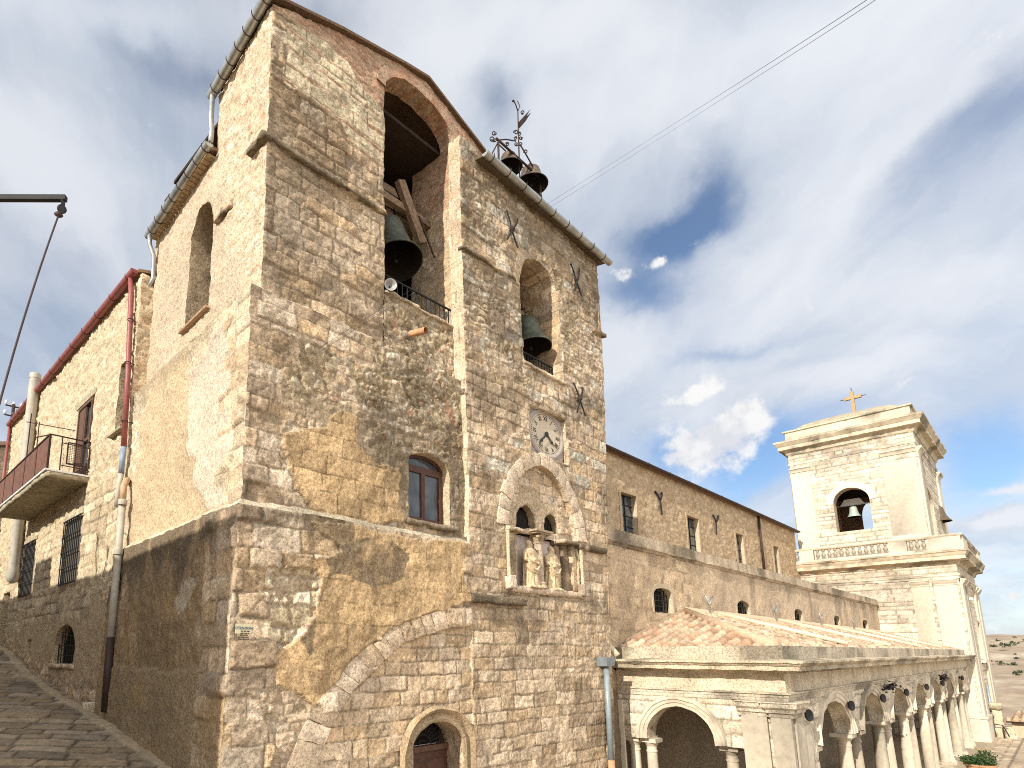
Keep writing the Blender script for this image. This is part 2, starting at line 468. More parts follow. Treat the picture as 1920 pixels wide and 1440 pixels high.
plain_mat('bush', (.055, .068, .036), .8, 0, .4, .08, .1, .0)  # lightened to put the haze of distance into the colour
plain_mat('curtain', (.30, .28, .25), .9, 0, .2, 5, .1, .01)


def glass_mat():
    m, nt, b = new_mat('window_glass')
    tc = nt.nodes.new('ShaderNodeTexCoord'); n = nnode(nt, 2.2, 3, .5, tc.outputs['Object'])
    nt.links.new(ramp(nt, n.outputs['Fac'], [(.35, (.025, .03, .035)), (.7, (.09, .10, .11))]), b.inputs['Base Color'])
    b.inputs['Roughness'].default_value = .08; b.inputs['Specular IOR Level'].default_value = .6


glass_mat()

# ------------------------------------------------------------------ objects
COL = scene.collection


def tag(o, label=None, cat=None, group=None, kind=None):
    if label: o['label'] = label
    if cat: o['category'] = cat
    if group: o['group'] = group
    if kind: o['kind'] = kind
    return o


def worldloc(o):
    p = Vector((0, 0, 0))
    while o: p = p + o.location; o = o.parent
    return p


def thing(name, label, cat, loc, group=None):
    o = bpy.data.objects.new(name, None); o.empty_display_size = .2; COL.objects.link(o)
    o.location = [float(c) for c in loc]
    return tag(o, label, cat, group)


def link(name, me, mat, parent=None, origin=None):
    me.materials.append(MATS[mat] if isinstance(mat, str) else mat)
    o = bpy.data.objects.new(name, me); COL.objects.link(o)
    if parent is not None:
        o.parent = parent; o.location = -worldloc(parent)
    elif origin is not None:
        me.transform(__import__('mathutils').Matrix.Translation(-Vector([float(c) for c in origin]))); o.location = [float(c) for c in origin]
    return o


def mesh_np(name, V, quads, col=None, smooth=True):
    V = np.ascontiguousarray(V, np.float32); quads = np.ascontiguousarray(quads, np.int32)
    me = bpy.data.meshes.new(name); n = len(quads); k = quads.shape[1]
    me.vertices.add(len(V)); me.vertices.foreach_set('co', V.ravel())
    me.loops.add(n * k); me.loops.foreach_set('vertex_index', quads.ravel())
    me.polygons.add(n); me.polygons.foreach_set('loop_start', np.arange(0, n * k, k, dtype=np.int32))
    me.polygons.foreach_set('use_smooth', np.full(n, smooth))
    me.update(calc_edges=True); me.validate()
    if col is not None:
        a = me.attributes.new('Col', 'FLOAT_COLOR', 'POINT')
        a.data.foreach_set('color', np.concatenate([np.clip(col, 0, 1), np.ones((len(V), 1))], 1).astype(np.float32).ravel())
    return me


class MB:
    """collects shapes, built as ONE mesh object"""
    def __init__(s): s.v, s.f = [], []

    def add(s, vs, fs):
        o = len(s.v); s.v += [tuple(float(c) for c in p) for p in vs]; s.f += [tuple(i + o for i in f) for f in fs]; return s

    def box(s, lo, hi):
        (a, b, c), (d, e, f) = lo, hi
        return s.hexa([(a, b, c), (d, b, c), (d, e, c), (a, e, c), (a, b, f), (d, b, f), (d, e, f), (a, e, f)])

    def hexa(s, p):
        return s.add(p, [(0, 3, 2, 1), (4, 5, 6, 7), (0, 1, 5, 4), (1, 2, 6, 5), (2, 3, 7, 6), (3, 0, 4, 7)])

    def bar(s, a, b, w, h=None, up=(0, 0, 1)):
        a, b = Vector([float(c) for c in a]), Vector([float(c) for c in b]); h = h or w; d = (b - a).normalized()
        x = d.cross(Vector(up))
        if x.length < 1e-4: x = d.cross(Vector((1, 0, 0)))
        x.normalize(); y = x.cross(d).normalized(); x *= w / 2; y *= h / 2
        return s.hexa([a - x - y, a + x - y, a + x + y, a - x + y, b - x - y, b + x - y, b + x + y, b - x + y])

    def tube(s, path, r, n=8, caps=True):
        P = [Vector([float(c) for c in p]) for p in path]; o = len(s.v); m = len(P)
        R = r if isinstance(r, (list, tuple)) else [r] * m; pu = None
        for i, p in enumerate(P):
            d = (P[min(i + 1, m - 1)] - P[max(i - 1, 0)]).normalized()
            if pu is None: pu = d.orthogonal().normalized()
            pu = (pu - d * pu.dot(d)).normalized(); w = d.cross(pu)
            for k in range(n):
                a = 2 * math.pi * k / n; s.v.append(tuple(p + (pu * math.cos(a) + w * math.sin(a)) * R[i]))
        for i in range(m - 1):
            for k in range(n):
                s.f.append((o + i * n + k, o + i * n + (k + 1) % n, o + (i + 1) * n + (k + 1) % n, o + (i + 1) * n + k))
        if caps: s.f += [tuple(o + k for k in range(n))[::-1], tuple(o + (m - 1) * n + k for k in range(n))]
        return s

    def lathe(s, prof, c, n=20, axis=(0, 0, 1), close=True):
        """prof: (radius, height) list"""
        ax = Vector(axis).normalized(); c = Vector([float(q) for q in c])
        x = Vector((1, 0, 0)) if abs(ax.x) < .9 else Vector((0, 1, 0)); x = (x - ax * x.dot(ax)).normalized(); y = ax.cross(x); o = len(s.v)
        for r, h in prof:
            for k in range(n):
                a = 2 * math.pi * k / n; s.v.append(tuple(c + ax * h + (x * math.cos(a) + y * math.sin(a)) * r))
        m = len(prof)
        for i in range(m - 1):
            for k in range(n): s.f.append((o + i * n + k, o + i * n + (k + 1) % n, o + (i + 1) * n + (k + 1) % n, o + (i + 1) * n + k))
        if close: s.f += [tuple(o + k for k in range(n))[::-1], tuple(o + (m - 1) * n + k for k in range(n))]
        return s

    def prism(s, poly, f0, f1):
        """poly in 2D, f0 / f1 map 2D to 3D for the two ends"""
        n = len(poly)
        return s.add([f0(*p) for p in poly] + [f1(*p) for p in poly],
                     [tuple(range(n)), tuple(range(n, 2 * n))[::-1]] + [(i, i + n, (i + 1) % n + n, (i + 1) % n) for i in range(n)])

    def wobble(s, k=1.0):
        P = np.array(s.v); s.v = [tuple(p) for p in P + wob(P) * k]; return s

    def build(s, name, mat, parent=None, smooth=False, origin=None, col=None, bevel=0):
        me = bpy.data.meshes.new(name); me.from_pydata(s.v, [], s.f); me.update()
        if bevel or smooth is False or True:
            import bmesh
            bm = bmesh.new(); bm.from_mesh(me); bmesh.ops.recalc_face_normals(bm, faces=bm.faces)
            if bevel: bmesh.ops.bevel(bm, geom=list(bm.edges), offset=bevel, segments=1, affect='EDGES')
            bm.to_mesh(me); bm.free()
        if smooth is True: me.polygons.foreach_set('use_smooth', np.ones(len(me.polygons), bool))
        elif smooth:
            me.polygons.foreach_set('use_smooth', np.ones(len(me.polygons), bool))
            me.set_sharp_from_angle(angle=math.radians(smooth))
        if col is not None:
            co = np.empty(len(me.vertices) * 3, np.float32); me.vertices.foreach_get('co', co); P = co.reshape(-1, 3).astype(float)
            c = col(P) if callable(col) else (np.array(col) if np.ndim(col) == 2 else np.tile(np.array(col, float), (len(P), 1)))
            a = me.attributes.new('Col', 'FLOAT_COLOR', 'POINT')
            a.data.foreach_set('color', np.concatenate([np.clip(c, 0, 1), np.ones((len(P), 1))], 1).astype(np.float32).ravel())
        return link(name, me, mat, parent, origin)


def stonecol(base=STONE[0], seed=3, var=.6, dark=.0):
    def f(P):
        a = fbm(P, 2.2, 4, seed); b = fbm(P, .7, 3, seed + 5)
        c = np.array(base) * (1 + var * (a - .5) * 1.6)[:, None]
        return lerp(c, c * .3, (sst(b + .5 * (a - .5), .62 - dark, .8 - dark) * .8)[:, None]) if dark else c
    return f


def relief(name, parent, fn, outline, holes, res, field, mat='stone', wobk=1.0):
    """dense wall: fn(u, v, h) -> 3D, relief h grows out of the wall; boundary vertices snap to the outline"""
    ol = np.array(outline); ru, rv = res if isinstance(res, tuple) else (res, res)
    us = np.arange(ol[:, 0].min(), ol[:, 0].max() + ru, ru); vs = np.arange(ol[:, 1].min(), ol[:, 1].max() + rv, rv)
    cu, cv = np.meshgrid((us[:-1] + us[1:]) / 2, (vs[:-1] + vs[1:]) / 2, indexing='ij')
    keep = inpoly(cu.ravel(), cv.ravel(), outline)
    for hp in holes: keep &= ~inpoly(cu.ravel(), cv.ravel(), hp)
    keep = keep.reshape(cu.shape); nv = len(vs)
    i, j = np.nonzero(keep)
    q = np.stack([i * nv + j, (i + 1) * nv + j, (i + 1) * nv + j + 1, i * nv + j + 1], 1)
    used, inv = np.unique(q, return_inverse=True); q = inv.reshape(-1, 4)
    cnt = np.bincount(q.ravel(), minlength=len(used))
    U, V = us[used // nv].astype(float), vs[used % nv].astype(float)
    bd = np.nonzero(cnt < 4)[0]
    segs = []
    for poly in [outline] + list(holes):
        for k in range(len(poly)): segs.append(poly[k] + poly[(k + 1) % len(poly)])
    S = np.array(segs); best = np.full(len(bd), 9e9); bu, bv = U[bd].copy(), V[bd].copy()
    for x0, y0, x1, y1 in S:
        dx, dy = x1 - x0, y1 - y0; L2 = dx * dx + dy * dy
        if L2 < 1e-12: continue
        t = np.clip(((U[bd] - x0) * dx + (V[bd] - y0) * dy) / L2, 0, 1)
        qx, qy = x0 + t * dx, y0 + t * dy; d = (U[bd] - qx) ** 2 + (V[bd] - qy) ** 2
        m = d < best; best[m] = d[m]; bu[m] = qx[m]; bv[m] = qy[m]
    ok = best < (2.0 * max(ru, rv)) ** 2
    U[bd[ok]] = bu[ok]; V[bd[ok]] = bv[ok]
    P0 = fn(U, V, np.zeros_like(U)); Pw = P0 + wob(P0) * wobk
    h, col = field(U, V, P0)
    h = h.copy(); h[bd[ok]] = 0
    P = fn(U, V, h) - P0 + Pw
    a, b = fn(np.zeros(1), np.zeros(1), np.zeros(1)), fn(np.zeros(1), np.zeros(1), np.ones(1))
    e1, e2 = P0[q[0, 1]] - P0[q[0, 0]], P0[q[0, 3]] - P0[q[0, 0]]
    if np.dot(np.cross(e1, e2), (b - a)[0]) < 0: q = q[:, ::-1]
    return link(name, mesh_np(name, P, q, col), mat, parent)


def fY(Y):
    return lambda u, v, h: np.stack([u, (Y(u, v) if callable(Y) else Y) - h, v], 1)


def fX(X):
    return lambda u, v, h: np.stack([(X(u, v) if callable(X) else X) - h, u, v], 1)


def reveal(name, parent, fn, pts, depth, res, col, mat='stone', closed=False, wobk=1.0, seed=1, fl=False):
    """jambs and soffit: the outline pushed into the wall"""
    pts = list(pts) + ([pts[0]] if closed else []); path = [pts[0]]
    for a, b in zip(pts[:-1], pts[1:]):
        n = max(1, int(math.hypot(b[0] - a[0], b[1] - a[1]) / res))
        path += [(a[0] + (b[0] - a[0]) * k / n, a[1] + (b[1] - a[1]) * k / n) for k in range(1, n + 1)]
    path = np.array(path, float); m = max(2, int(depth / res) + 1); D = np.linspace(0, depth, m)
    U = np.repeat(path[:, 0], m); V = np.repeat(path[:, 1], m); H = np.tile(-D, len(path))
    s = np.concatenate([[0], np.cumsum(np.hypot(np.diff(path[:, 0]), np.diff(path[:, 1])))])
    P = fn(U, V, H); hh, c = col(np.repeat(s, m), np.tile(D, len(path)), P) if callable(col) else (0, np.tile(np.array(col, float), (len(P), 1)))
    i, j = np.meshgrid(np.arange(len(path) - 1), np.arange(m - 1), indexing='ij'); i, j = i.ravel(), j.ravel()
    q = np.stack([i * m + j, i * m + j + 1, (i + 1) * m + j + 1, (i + 1) * m + j], 1)
    if fl: q = q[:, ::-1]
    return link(name, mesh_np(name, P + wob(P) * wobk, q, c), mat, parent)


def jamb_field(seed=1, pal=STONE, rh=(.26, .4), bw=(.3, .8)):
    return lambda s, d, P: ashlar(d, s, P, seed, rh, bw, pal=pal)


def arc(cx, cz, rx, rz, a0, a1, n=20):
    return [(cx + rx * math.cos(math.radians(a0 + (a1 - a0) * k / n)), cz + rz * math.sin(math.radians(a0 + (a1 - a0) * k / n))) for k in range(n + 1)]


def arched(x0, x1, z0, zs, rise, n=18, point=0.0):
    """opening outline from bottom left, up, over and down"""
    cx, r = (x0 + x1) / 2, (x1 - x0) / 2
    top = [(x, z + point * (1 - abs(x - cx) / r) * rise) for x, z in arc(cx, zs, r, rise, 180, 0, n)]
    return [(x0, z0)] + top + [(x1, z0)]


def moulding(name, parent, path, prof, mat, col, out=1, step=.25, amp=.0, closed=False, smooth=35):
    """profile (out, z) carried round plan points with mitred corners; chipped by noise of strength amp"""
    pts = [Vector((float(x), float(y))) for x, y in path]; n = len(pts); nor = []
    for i in range(n):
        a = pts[i - 1] if (i or closed) else None; b = pts[(i + 1) % n] if (i < n - 1 or closed) else None; ns = []
        for p, q in ((a, pts[i]), (pts[i], b)):
            if p is None or q is None: continue
            d = (q - p).normalized(); ns.append(Vector((d.y, -d.x)) * out)
        m = ns[0] if len(ns) == 1 else (ns[0] + ns[1]) / max(.2, 1 + ns[0].dot(ns[1]))
        nor.append(m)
    rings = []
    for i in range(n if closed else n - 1):
        p, q = pts[i], pts[(i + 1) % n]; k = max(1, int((q - p).length / step))
        for t in range(k): rings.append((p.lerp(q, t / k), nor[i].lerp(nor[(i + 1) % n], t / k)))
    if not closed: rings.append((pts[-1], nor[-1]))
    V = [(p.x + m.x * o, p.y + m.y * o, z) for p, m in rings for o, z in prof]; k = len(prof); R = len(rings)
    P = np.array(V)
    if amp: 
        w = np.stack([fbm(P + 5 * c, 5.5, 3, 70 + c) - .5 for c in range(3)], 1) * amp
        chip = sst(fbm(P, 1.6, 3, 77), .60, .72)[:, None] * amp * 1.6
        cen = np.repeat(np.array([(p.x, p.y, 0) for p, m in rings]), k, 0); dirn = P - cen; dirn[:, 2] = 0
        P = P + w - dirn / (np.linalg.norm(dirn, axis=1)[:, None] + 1e-6) * chip
    f = [(i * k + j, ((i + 1) % R) * k + j, ((i + 1) % R) * k + j + 1, i * k + j + 1) for i in range(R if closed else R - 1) for j in range(k - 1)]
    if not closed: f += [tuple(range(k)), tuple(range((R - 1) * k, R * k))[::-1]]
    b = MB(); b.add(P, f)
    return b.build(name, mat, parent, smooth, col=col)


def ring_stones(name, parent, Y, inner, outer, n, proud, mat='stone', pal=STONE, seed=5, depth=.25, joint=.012, bevel=.012):
    """arch of separate voussoirs between two polylines in the wall plane, some traced from image pixels"""
    def at(poly, t):
        s = [0]
        for a, b in zip(poly[:-1], poly[1:]): s.append(s[-1] + math.hypot(b[0] - a[0], b[1] - a[1]))
        x = t * s[-1]; i = max(0, min(len(poly) - 2, int(np.searchsorted(s, x)) - 1)); k = (x - s[i]) / max(1e-9, s[i + 1] - s[i])
        return poly[i][0] + (poly[i + 1][0] - poly[i][0]) * k, poly[i][1] + (poly[i + 1][1] - poly[i][1]) * k
    R = random.Random(seed); ts = [0]
    for _ in range(n): ts.append(ts[-1] + R.uniform(.75, 1.3))
    ts = [t / ts[-1] for t in ts]; L = sum(math.hypot(b[0] - a[0], b[1] - a[1]) for a, b in zip(inner[:-1], inner[1:])); g = joint / L / 2
    b = MB(); cols = []
    for t0, t1 in zip(ts[:-1], ts[1:]):
        p = proud + R.uniform(-.012, .016); base = len(b.v); m = 4; k = 6
        e0, e1 = R.uniform(-.02, .03), R.uniform(-.03, .03)
        for i in range(k + 1):
            for j in range(m + 1):
                t = t0 + g + (t1 - t0 - 2 * g) * i / k; x0, z0 = at(inner, t); x1, z1 = at(outer, t); w = j / m
                edge = i in (0, k) or j in (0, m)
                d = math.hypot(x1 - x0, z1 - z0); w2 = w + (e0 * (1 - w) + e1 * w) / d
                b.v.append((x0 + (x1 - x0) * w2, Y - p + (.018 if edge else 0) + (0 if edge else R.uniform(-.006, .006)), z0 + (z1 - z0) * w2))
        for i in range(k):
            for j in range(m):
                q = base + i * (m + 1) + j; b.f.append((q, q + m + 1, q + m + 2, q + 1))
        loop = [base + j for j in range(m + 1)] + [base + i * (m + 1) + m for i in range(1, k + 1)] + [base + k * (m + 1) + j for j in range(m - 1, -1, -1)] + [base + i * (m + 1) for i in range(k - 1, 0, -1)]
        o2 = len(b.v); b.v += [(b.v[i][0], Y + depth, b.v[i][2]) for i in loop]
        b.f += [(loop[i], loop[(i + 1) % len(loop)], o2 + (i + 1) % len(loop), o2 + i) for i in range(len(loop))]
        c = pal[R.randrange(len(pal))] * R.uniform(.85, 1.15); cols += [c] * (len(b.v) - base)
    P = np.array(b.v); P2 = P + wob(P); P2[:, 1] += (fbm(P, 7, 3, seed) - .5) * .03
    b.v = [tuple(p) for p in P2]; cols = np.array(cols) * (1 + .6 * (fbm(P, 4, 3, seed + 2) - .5))[:, None]
    return b.build(name, mat, parent, 50, col=cols if True else None)


def sweep_arch(name, parent, fn, path, prof, mat, col=None, smooth=40, amp=.0):
    """profile (offset away from the opening, proud of the wall) swept along an opening outline"""
    n = len(path); V = []; k = len(prof)
    for i in range(n):
        a, b = path[max(0, i - 1)], path[min(n - 1, i + 1)]
        tx, tz = b[0] - a[0], b[1] - a[1]; l = math.hypot(tx, tz) or 1; nx, nz = -tz / l, tx / l
        for o, h in prof: V.append((path[i][0] + nx * o, path[i][1] + nz * o, h))
    A = np.array(V); P = fn(A[:, 0], A[:, 1], A[:, 2]); P = P + wob(P)
    if amp: P = P + np.stack([fbm(P + 5 * c, 6, 3, 70 + c) - .5 for c in range(3)], 1) * amp
    b = MB(); b.add(P, [(i * k + j, (i + 1) * k + j, (i + 1) * k + j + 1, i * k + j + 1) for i in range(n - 1) for j in range(k - 1)])
    return b.build(name, mat, parent, smooth, col=col)


def pY(pts, Y): return [(oY(x, y, Y)[0], oY(x, y, Y)[2]) for x, y in pts]
def pX(pts, X): return [(oX(x, y, X)[1], oX(x, y, X)[2]) for x, y in pts]


def rough_block(name, parent, lo, hi, seed, mat='stone', col=STONE[0], res=.06, amp=.05):
    """a weathered stone slab: subdivided box with eaten edges"""
    lo, hi = np.array(lo, float), np.array(hi, float); n = np.maximum(1, ((hi - lo) / res).astype(int)); b = MB()
    for ax in range(3):
        o = [a for a in range(3) if a != ax]
        for side in (0, 1):
            base = len(b.v)
            for i in range(n[o[0]] + 1):
                for j in range(n[o[1]] + 1):
                    p = lo.copy(); p[ax] = (lo, hi)[side][ax]
                    p[o[0]] = lo[o[0]] + (hi - lo)[o[0]] * i / n[o[0]]; p[o[1]] = lo[o[1]] + (hi - lo)[o[1]] * j / n[o[1]]; b.v.append(tuple(p))
            w = n[o[1]] + 1
            b.f += [(base + i * w + j, base + (i + 1) * w + j, base + (i + 1) * w + j + 1, base + i * w + j + 1) for i in range(n[o[0]]) for j in range(n[o[1]])]
    P = np.array(b.v); c = (lo + hi) / 2
    d = np.stack([fbm(P + 4 * k, 7, 3, seed + k) - .5 for k in range(3)], 1) * amp * .7
    eat = sst(fbm(P, 3.5, 3, seed + 9), .5, .75)[:, None] * amp * .6
    P = P + d - np.sign(P - c) * eat * (np.abs(P - c) > (hi - lo) * .45)
    b.v = [tuple(p) for p in P + wob(P)]
    import bmesh
    o = b.build(name, mat, parent, True, col=col if callable(col) else stonecol(col, seed, .7, .12))
    bm = bmesh.new(); bm.from_mesh(o.data); bmesh.ops.remove_doubles(bm, verts=bm.verts, dist=.0005); bmesh.ops.recalc_face_normals(bm, faces=bm.faces); bm.to_mesh(o.data); bm.free()
    return o


# ------------------------------------------------------------------ ground, road, plaza, hills
def road_z(y):
    return np.interp(y, [-40, 0, 8, 12, 14.5, 17, 20, 24, 28, 34, 60], [-4.2, -2.9, -2.45, -2.1, -1.8, -1.52, -1.26, -.78, .0, .6, 2.2])


def ground_z(x, y):
    """street on the left, falling past the tower to the square on the right, falling away beyond the village"""
    t = sst(x, 6, 19); z = lerp(road_z(y), -6.42, t)
    z = lerp(z, -46 - .02 * np.abs(y), sst(x, 68.5, 96)); z = lerp(z, -46, sst(-y, 40, 120)); z = lerp(z, -20, sst(-x, 60, 160)); z = lerp(z, -24, sst(y, 70, 150))
    return z


def build_ground():
    xs = np.concatenate([np.linspace(-300, -8, 20), np.arange(-7.5, 100, 1.0), np.linspace(101, 400, 40)])
    ys = np.concatenate([np.linspace(-300, -9, 25), np.arange(-8, 46, .75), np.linspace(47, 300, 25)])
    X, Y = np.meshgrid(xs, ys, indexing='ij'); x, y = X.ravel(), Y.ravel(); z = ground_z(x, y) - .03
    n = len(ys); i, j = np.meshgrid(np.arange(len(xs) - 1), np.arange(n - 1), indexing='ij'); i, j = i.ravel(), j.ravel()
    q = np.stack([i * n + j, (i + 1) * n + j, (i + 1) * n + j + 1, i * n + j + 1], 1)
    P = np.stack([x, y, z], 1); g = fbm(P, .05, 3, 4)[:, None]
    far = sst(np.hypot(x - 30, y - 10), 70, 110)[:, None]
    col = lerp(C(.40, .31, .21) * (.85 + .3 * g), C(.24, .19, .10) * (.7 + .6 * g), far)
    tag(link('ground', mesh_np('ground', P, q, col), 'paving'), kind='structure')
    # street of worn stone slabs beside the church
    us = np.arange(-3.6, 6.6, .05); vs = np.arange(8, 36, .06); n = len(vs)
    X, Y = np.meshgrid(us, vs, indexing='ij'); x, y = X.ravel(), Y.ravel(); P = np.stack([x, y, road_z(y)], 1)
    a = math.radians(-27); ur, vr = x * math.cos(a) + y * math.sin(a), -x * math.sin(a) + y * math.cos(a)
    h, col = ashlar(ur, vr, P, 71, (.42, .62), (.55, 1.15), .03, .012, .007, [C(.28, .22, .155), C(.23, .18, .125), C(.32, .255, .185), C(.21, .17, .125), C(.26, .195, .125)], C(.10, .08, .055), .05, .3)
    kerb = np.abs(x - (5.0 + .02 * (y - 12))) < .14
    h = np.where(kerb, h * .4 + .05, h); col = np.where(kerb[:, None], C(.37, .29, .19) * (.75 + .5 * fbm(P, 3, 3, 8))[:, None], col)
    P[:, 2] += h; i, j = np.meshgrid(np.arange(len(us) - 1), np.arange(n - 1), indexing='ij'); i, j = i.ravel(), j.ravel()
    q = np.stack([i * n + j, (i + 1) * n + j, (i + 1) * n + j + 1, i * n + j + 1], 1)
    tag(link('road', mesh_np('road', P, q, col), 'paving'), kind='structure')
    # square in front of the portico
    us = np.arange(19, 67.8, .16); vs = np.arange(-14, 5.0, .12); n = len(vs)
    X, Y = np.meshgrid(us, vs, indexing='ij'); x, y = X.ravel(), Y.ravel(); P = np.stack([x, y, np.full(x.shape, -6.38)], 1)
    h, col = ashlar(x, y, P, 75, (.5, .6), (.8, 1.4), .035, .008, .004, [C(.46, .36, .25), C(.42, .32, .215), C(.50, .40, .28)], C(.26, .195, .13), .02, .2)
    P[:, 2] += h * .5; i, j = np.meshgrid(np.arange(len(us) - 1), np.arange(n - 1), indexing='ij'); i, j = i.ravel(), j.ravel()
    q = np.stack([i * n + j, (i + 1) * n + j, (i + 1) * n + j + 1, i * n + j + 1], 1)
    tag(link('square', mesh_np('square', P, q, col), 'paving'), kind='structure')
    # hills across the valley
    R = np.concatenate([np.linspace(330, 1500, 26), np.linspace(1600, 6400, 56)]); A = np.radians(np.linspace(-75, 100, 250))
    r, a = np.meshgrid(R, A, indexing='ij'); r, a = r.ravel(), a.ravel(); x, y = r * np.cos(a), r * np.sin(a)
    P = np.stack([x, y, np.zeros_like(x)], 1)
    prof = np.interp(r, [330, 700, 1100, 1700, 2500, 3600, 4600, 5200, 6400], [-70, -150, -165, -140, -95, -40, 62, 75, 20])
    z = prof + (fbm(P, 1 / 900, 5, 3) - .5) * 110 * sst(r, 500, 2500) + (fbm(P, 1 / 260, 4, 9) - .5) * 34 * sst(r, 400, 1500)
    P[:, 2] = z; n = len(A); i, j = np.meshgrid(np.arange(len(R) - 1), np.arange(n - 1), indexing='ij'); i, j = i.ravel(), j.ravel()
    q = np.stack([i * n + j, (i + 1) * n + j, (i + 1) * n + j + 1, i * n + j + 1], 1)
    link('hills', mesh_np('hills', P, q), hill_mat()); tag(bpy.data.objects['hills'], kind='structure')


def hill_mat():
    m, nt, b = new_mat('dry_hills')
    tc = nt.nodes.new('ShaderNodeTexCoord'); v = tc.outputs['Object']
    n1 = nnode(nt, .0022, 9, .62, v); n2 = nnode(nt, .02, 6, .7, v); n3 = nnode(nt, .009, 7, .7, v)
    c = ramp(nt, n1.outputs['Fac'], [(.3, (.25, .185, .135)), (.45, (.38, .305, .22)), (.55, (.31, .235, .17)), (.7, (.53, .46, .35))])
    c = mul(nt, c, ramp(nt, n2.outputs['Fac'], [(.3, (.75, .75, .75)), (.7, (1.2, 1.2, 1.2))]))
    mx = nt.nodes.new('ShaderNodeMix'); mx.data_type = 'RGBA'
    nt.links.new(ramp(nt, n3.outputs['Fac'], [(.60, (0, 0, 0)), (.66, (1, 1, 1))]), mx.inputs[0]); nt.links.new(c, mx.inputs[6]); mx.inputs[7].default_value = (.10, .11, .065, 1)
    nt.links.new(mx.outputs[2], b.inputs['Base Color']); b.inputs['Roughness'].default_value = 1; b.inputs['Specular IOR Level'].default_value = 0
    return m


build_ground()

# ------------------------------------------------------------------ church tower
YU, YM, YL = 10.0, 9.75, 9.6
XC = {'u': 5.63, 'm': 5.27}
def xl(z): return 5.01 + .12 * (np.asarray(z, float) + 1.8) / 4.3
tower = thing('church_tower', 'massive weathered stone church tower front with bell arches and clock, brick gable at its top', 'church tower', (11.5, YL, -5.0))
LEDGE_M, LEDGE_L = 7.05, 2.62


def weather(col, P, seed, amt=.6, lo=.5, hi=.7, sc=.6):
    """lichen-blackened stone: real crust with its own outline"""
    m = sst(fbm(P, sc, 5, seed, .62), lo, hi) * amt
    return lerp(col, lerp(DARK, col * .5, .4), m[:, None])


BAND = [(528, 40), (640, 90), (727, 200), (727, 320), (690, 290), (620, 215), (535, 150)]
GABLE = [(505, -40), (512, 14), (560, 44), (605, 75), (650, 112), (672, 150), (700, 185), (728, 215), (724, 160), (746, 150), (778, 160), (815, 186), (845, 222), (866, 282), (866, 330), (990, 330), (950, 240), (800, 80), (640, -20)]


def f_upper(u, v, P):
    px = proj(P)
    a = ashlar(u, v, P, 101, (.29, .42), (.45, 1.05), .02, .02, .016)
    pit = sst(fbm(P, 2.6, 4, 9), .48, .66)
    a = a[0] - .035 * pit * fbm(P, 12, 3, 12), a[1] * (1 - .18 * pit)[:, None]
    dk = sst(fbm(P, .55, 5, 21, .6) + .12 * inpoly(px[:, 0], px[:, 1], [(480, 80), (600, 180), (650, 240), (650, 520), (480, 430)]), .46, .62)
    a = a[0], lerp(a[1], lerp(DARK * 1.7, a[1] * .55, .45), (dk * .80)[:, None])
    bnd = ashlar(u, v, P, 103, (.33, .36), (.45, .75), .014, .01, .008, [C(.60, .50, .34), C(.56, .46, .31), C(.52, .43, .29)], MORT, .01, .25)
    br = brickwork(u, v, P, 105); t = ((v + .02 * (fbm(P, 1, 2, 3) - .5)) / .46) % 1
    bnd = blend(bnd, br, t < .17)
    a = blend(a, bnd, region(px, BAND, P, 14, 1.2, 1))
    a = blend(a, br, region(px, GABLE, P, 7, 2, 2))
    return a


PL1 = [(585, 965), (560, 930), (545, 895), (536, 850), (534, 812), (575, 806), (612, 800), (618, 785), (640, 772), (668, 780), (672, 830), (700, 868), (745, 880), (752, 980), (700, 985)]
QUO = [(440, 500), (560, 560), (545, 640), (520, 720), (540, 780), (520, 860), (560, 930), (600, 980), (430, 980)]
LIMR = [(720, 560), (870, 620), (880, 860), (760, 850), (700, 790), (640, 760), (560, 740), (560, 640), (700, 640)]


def f_mid(u, v, P):
    px = proj(P)
    base = blend(rubble(u, v, P, 121, .26, STONE, MORT * .85, .06, 1.6, .5), eroded(u, v, P, 122, .2), sst(fbm(P, .9, 4, 32), .42, .55))
    g = sst(fbm(P, 1.3, 4, 33), .42, .6); pl = plaster(P, 5, C(.36, .275, .175), .012)
    base = blend(base, (pl[0] + .01, pl[1] * .9), g * .75)
    lim = blend(eroded(u, v, P, 123, .9), rubble(u, v, P, 124, .22, [LIME, STONE[3], STONE[0], STONE[1]], MORT * .85, .05, 1.5, .6), sst(fbm(P, 1.2, 4, 36), .5, .62))
    bb = sst(fbm(P, 4.5, 2, 44), .72, .75) ; lim = lim[0], lerp(lim[1], BRICK, (bb * .8)[:, None])
    base = blend(base, lim, region(px, LIMR, P, 22, 1.4, 3))
    a = ashlar(u, v, P, 125, (.29, .42), (.4, .85), .022, .03, .018)
    q = region(px, QUO, P, 22, 1.2, 4); base = blend(base, a, q)
    top = ashlar(u, v, P, 127, (.33, .36), (.5, .9), .02, .02, .016); base = blend(base, top, (v > 6.3) & (px[:, 0] < 700) & (v < 7.06))
    pl = ashlar(u, v, P, 129, (.34, .42), (.55, .95), .008, .004, .004, [OCHRE, OCHRE * 1.06, OCHRE * .94], OCHRE * .82, .01, .12)
    pl = pl[0] + .035, pl[1] * (.86 + .3 * fbm(P, .9, 4, 6))[:, None]
    base = blend(base, pl, region(px, PL1, P, 12, 2.0, 5))
    return base[0], weather(base[1], P, 55, .7, .47, .66, .8)


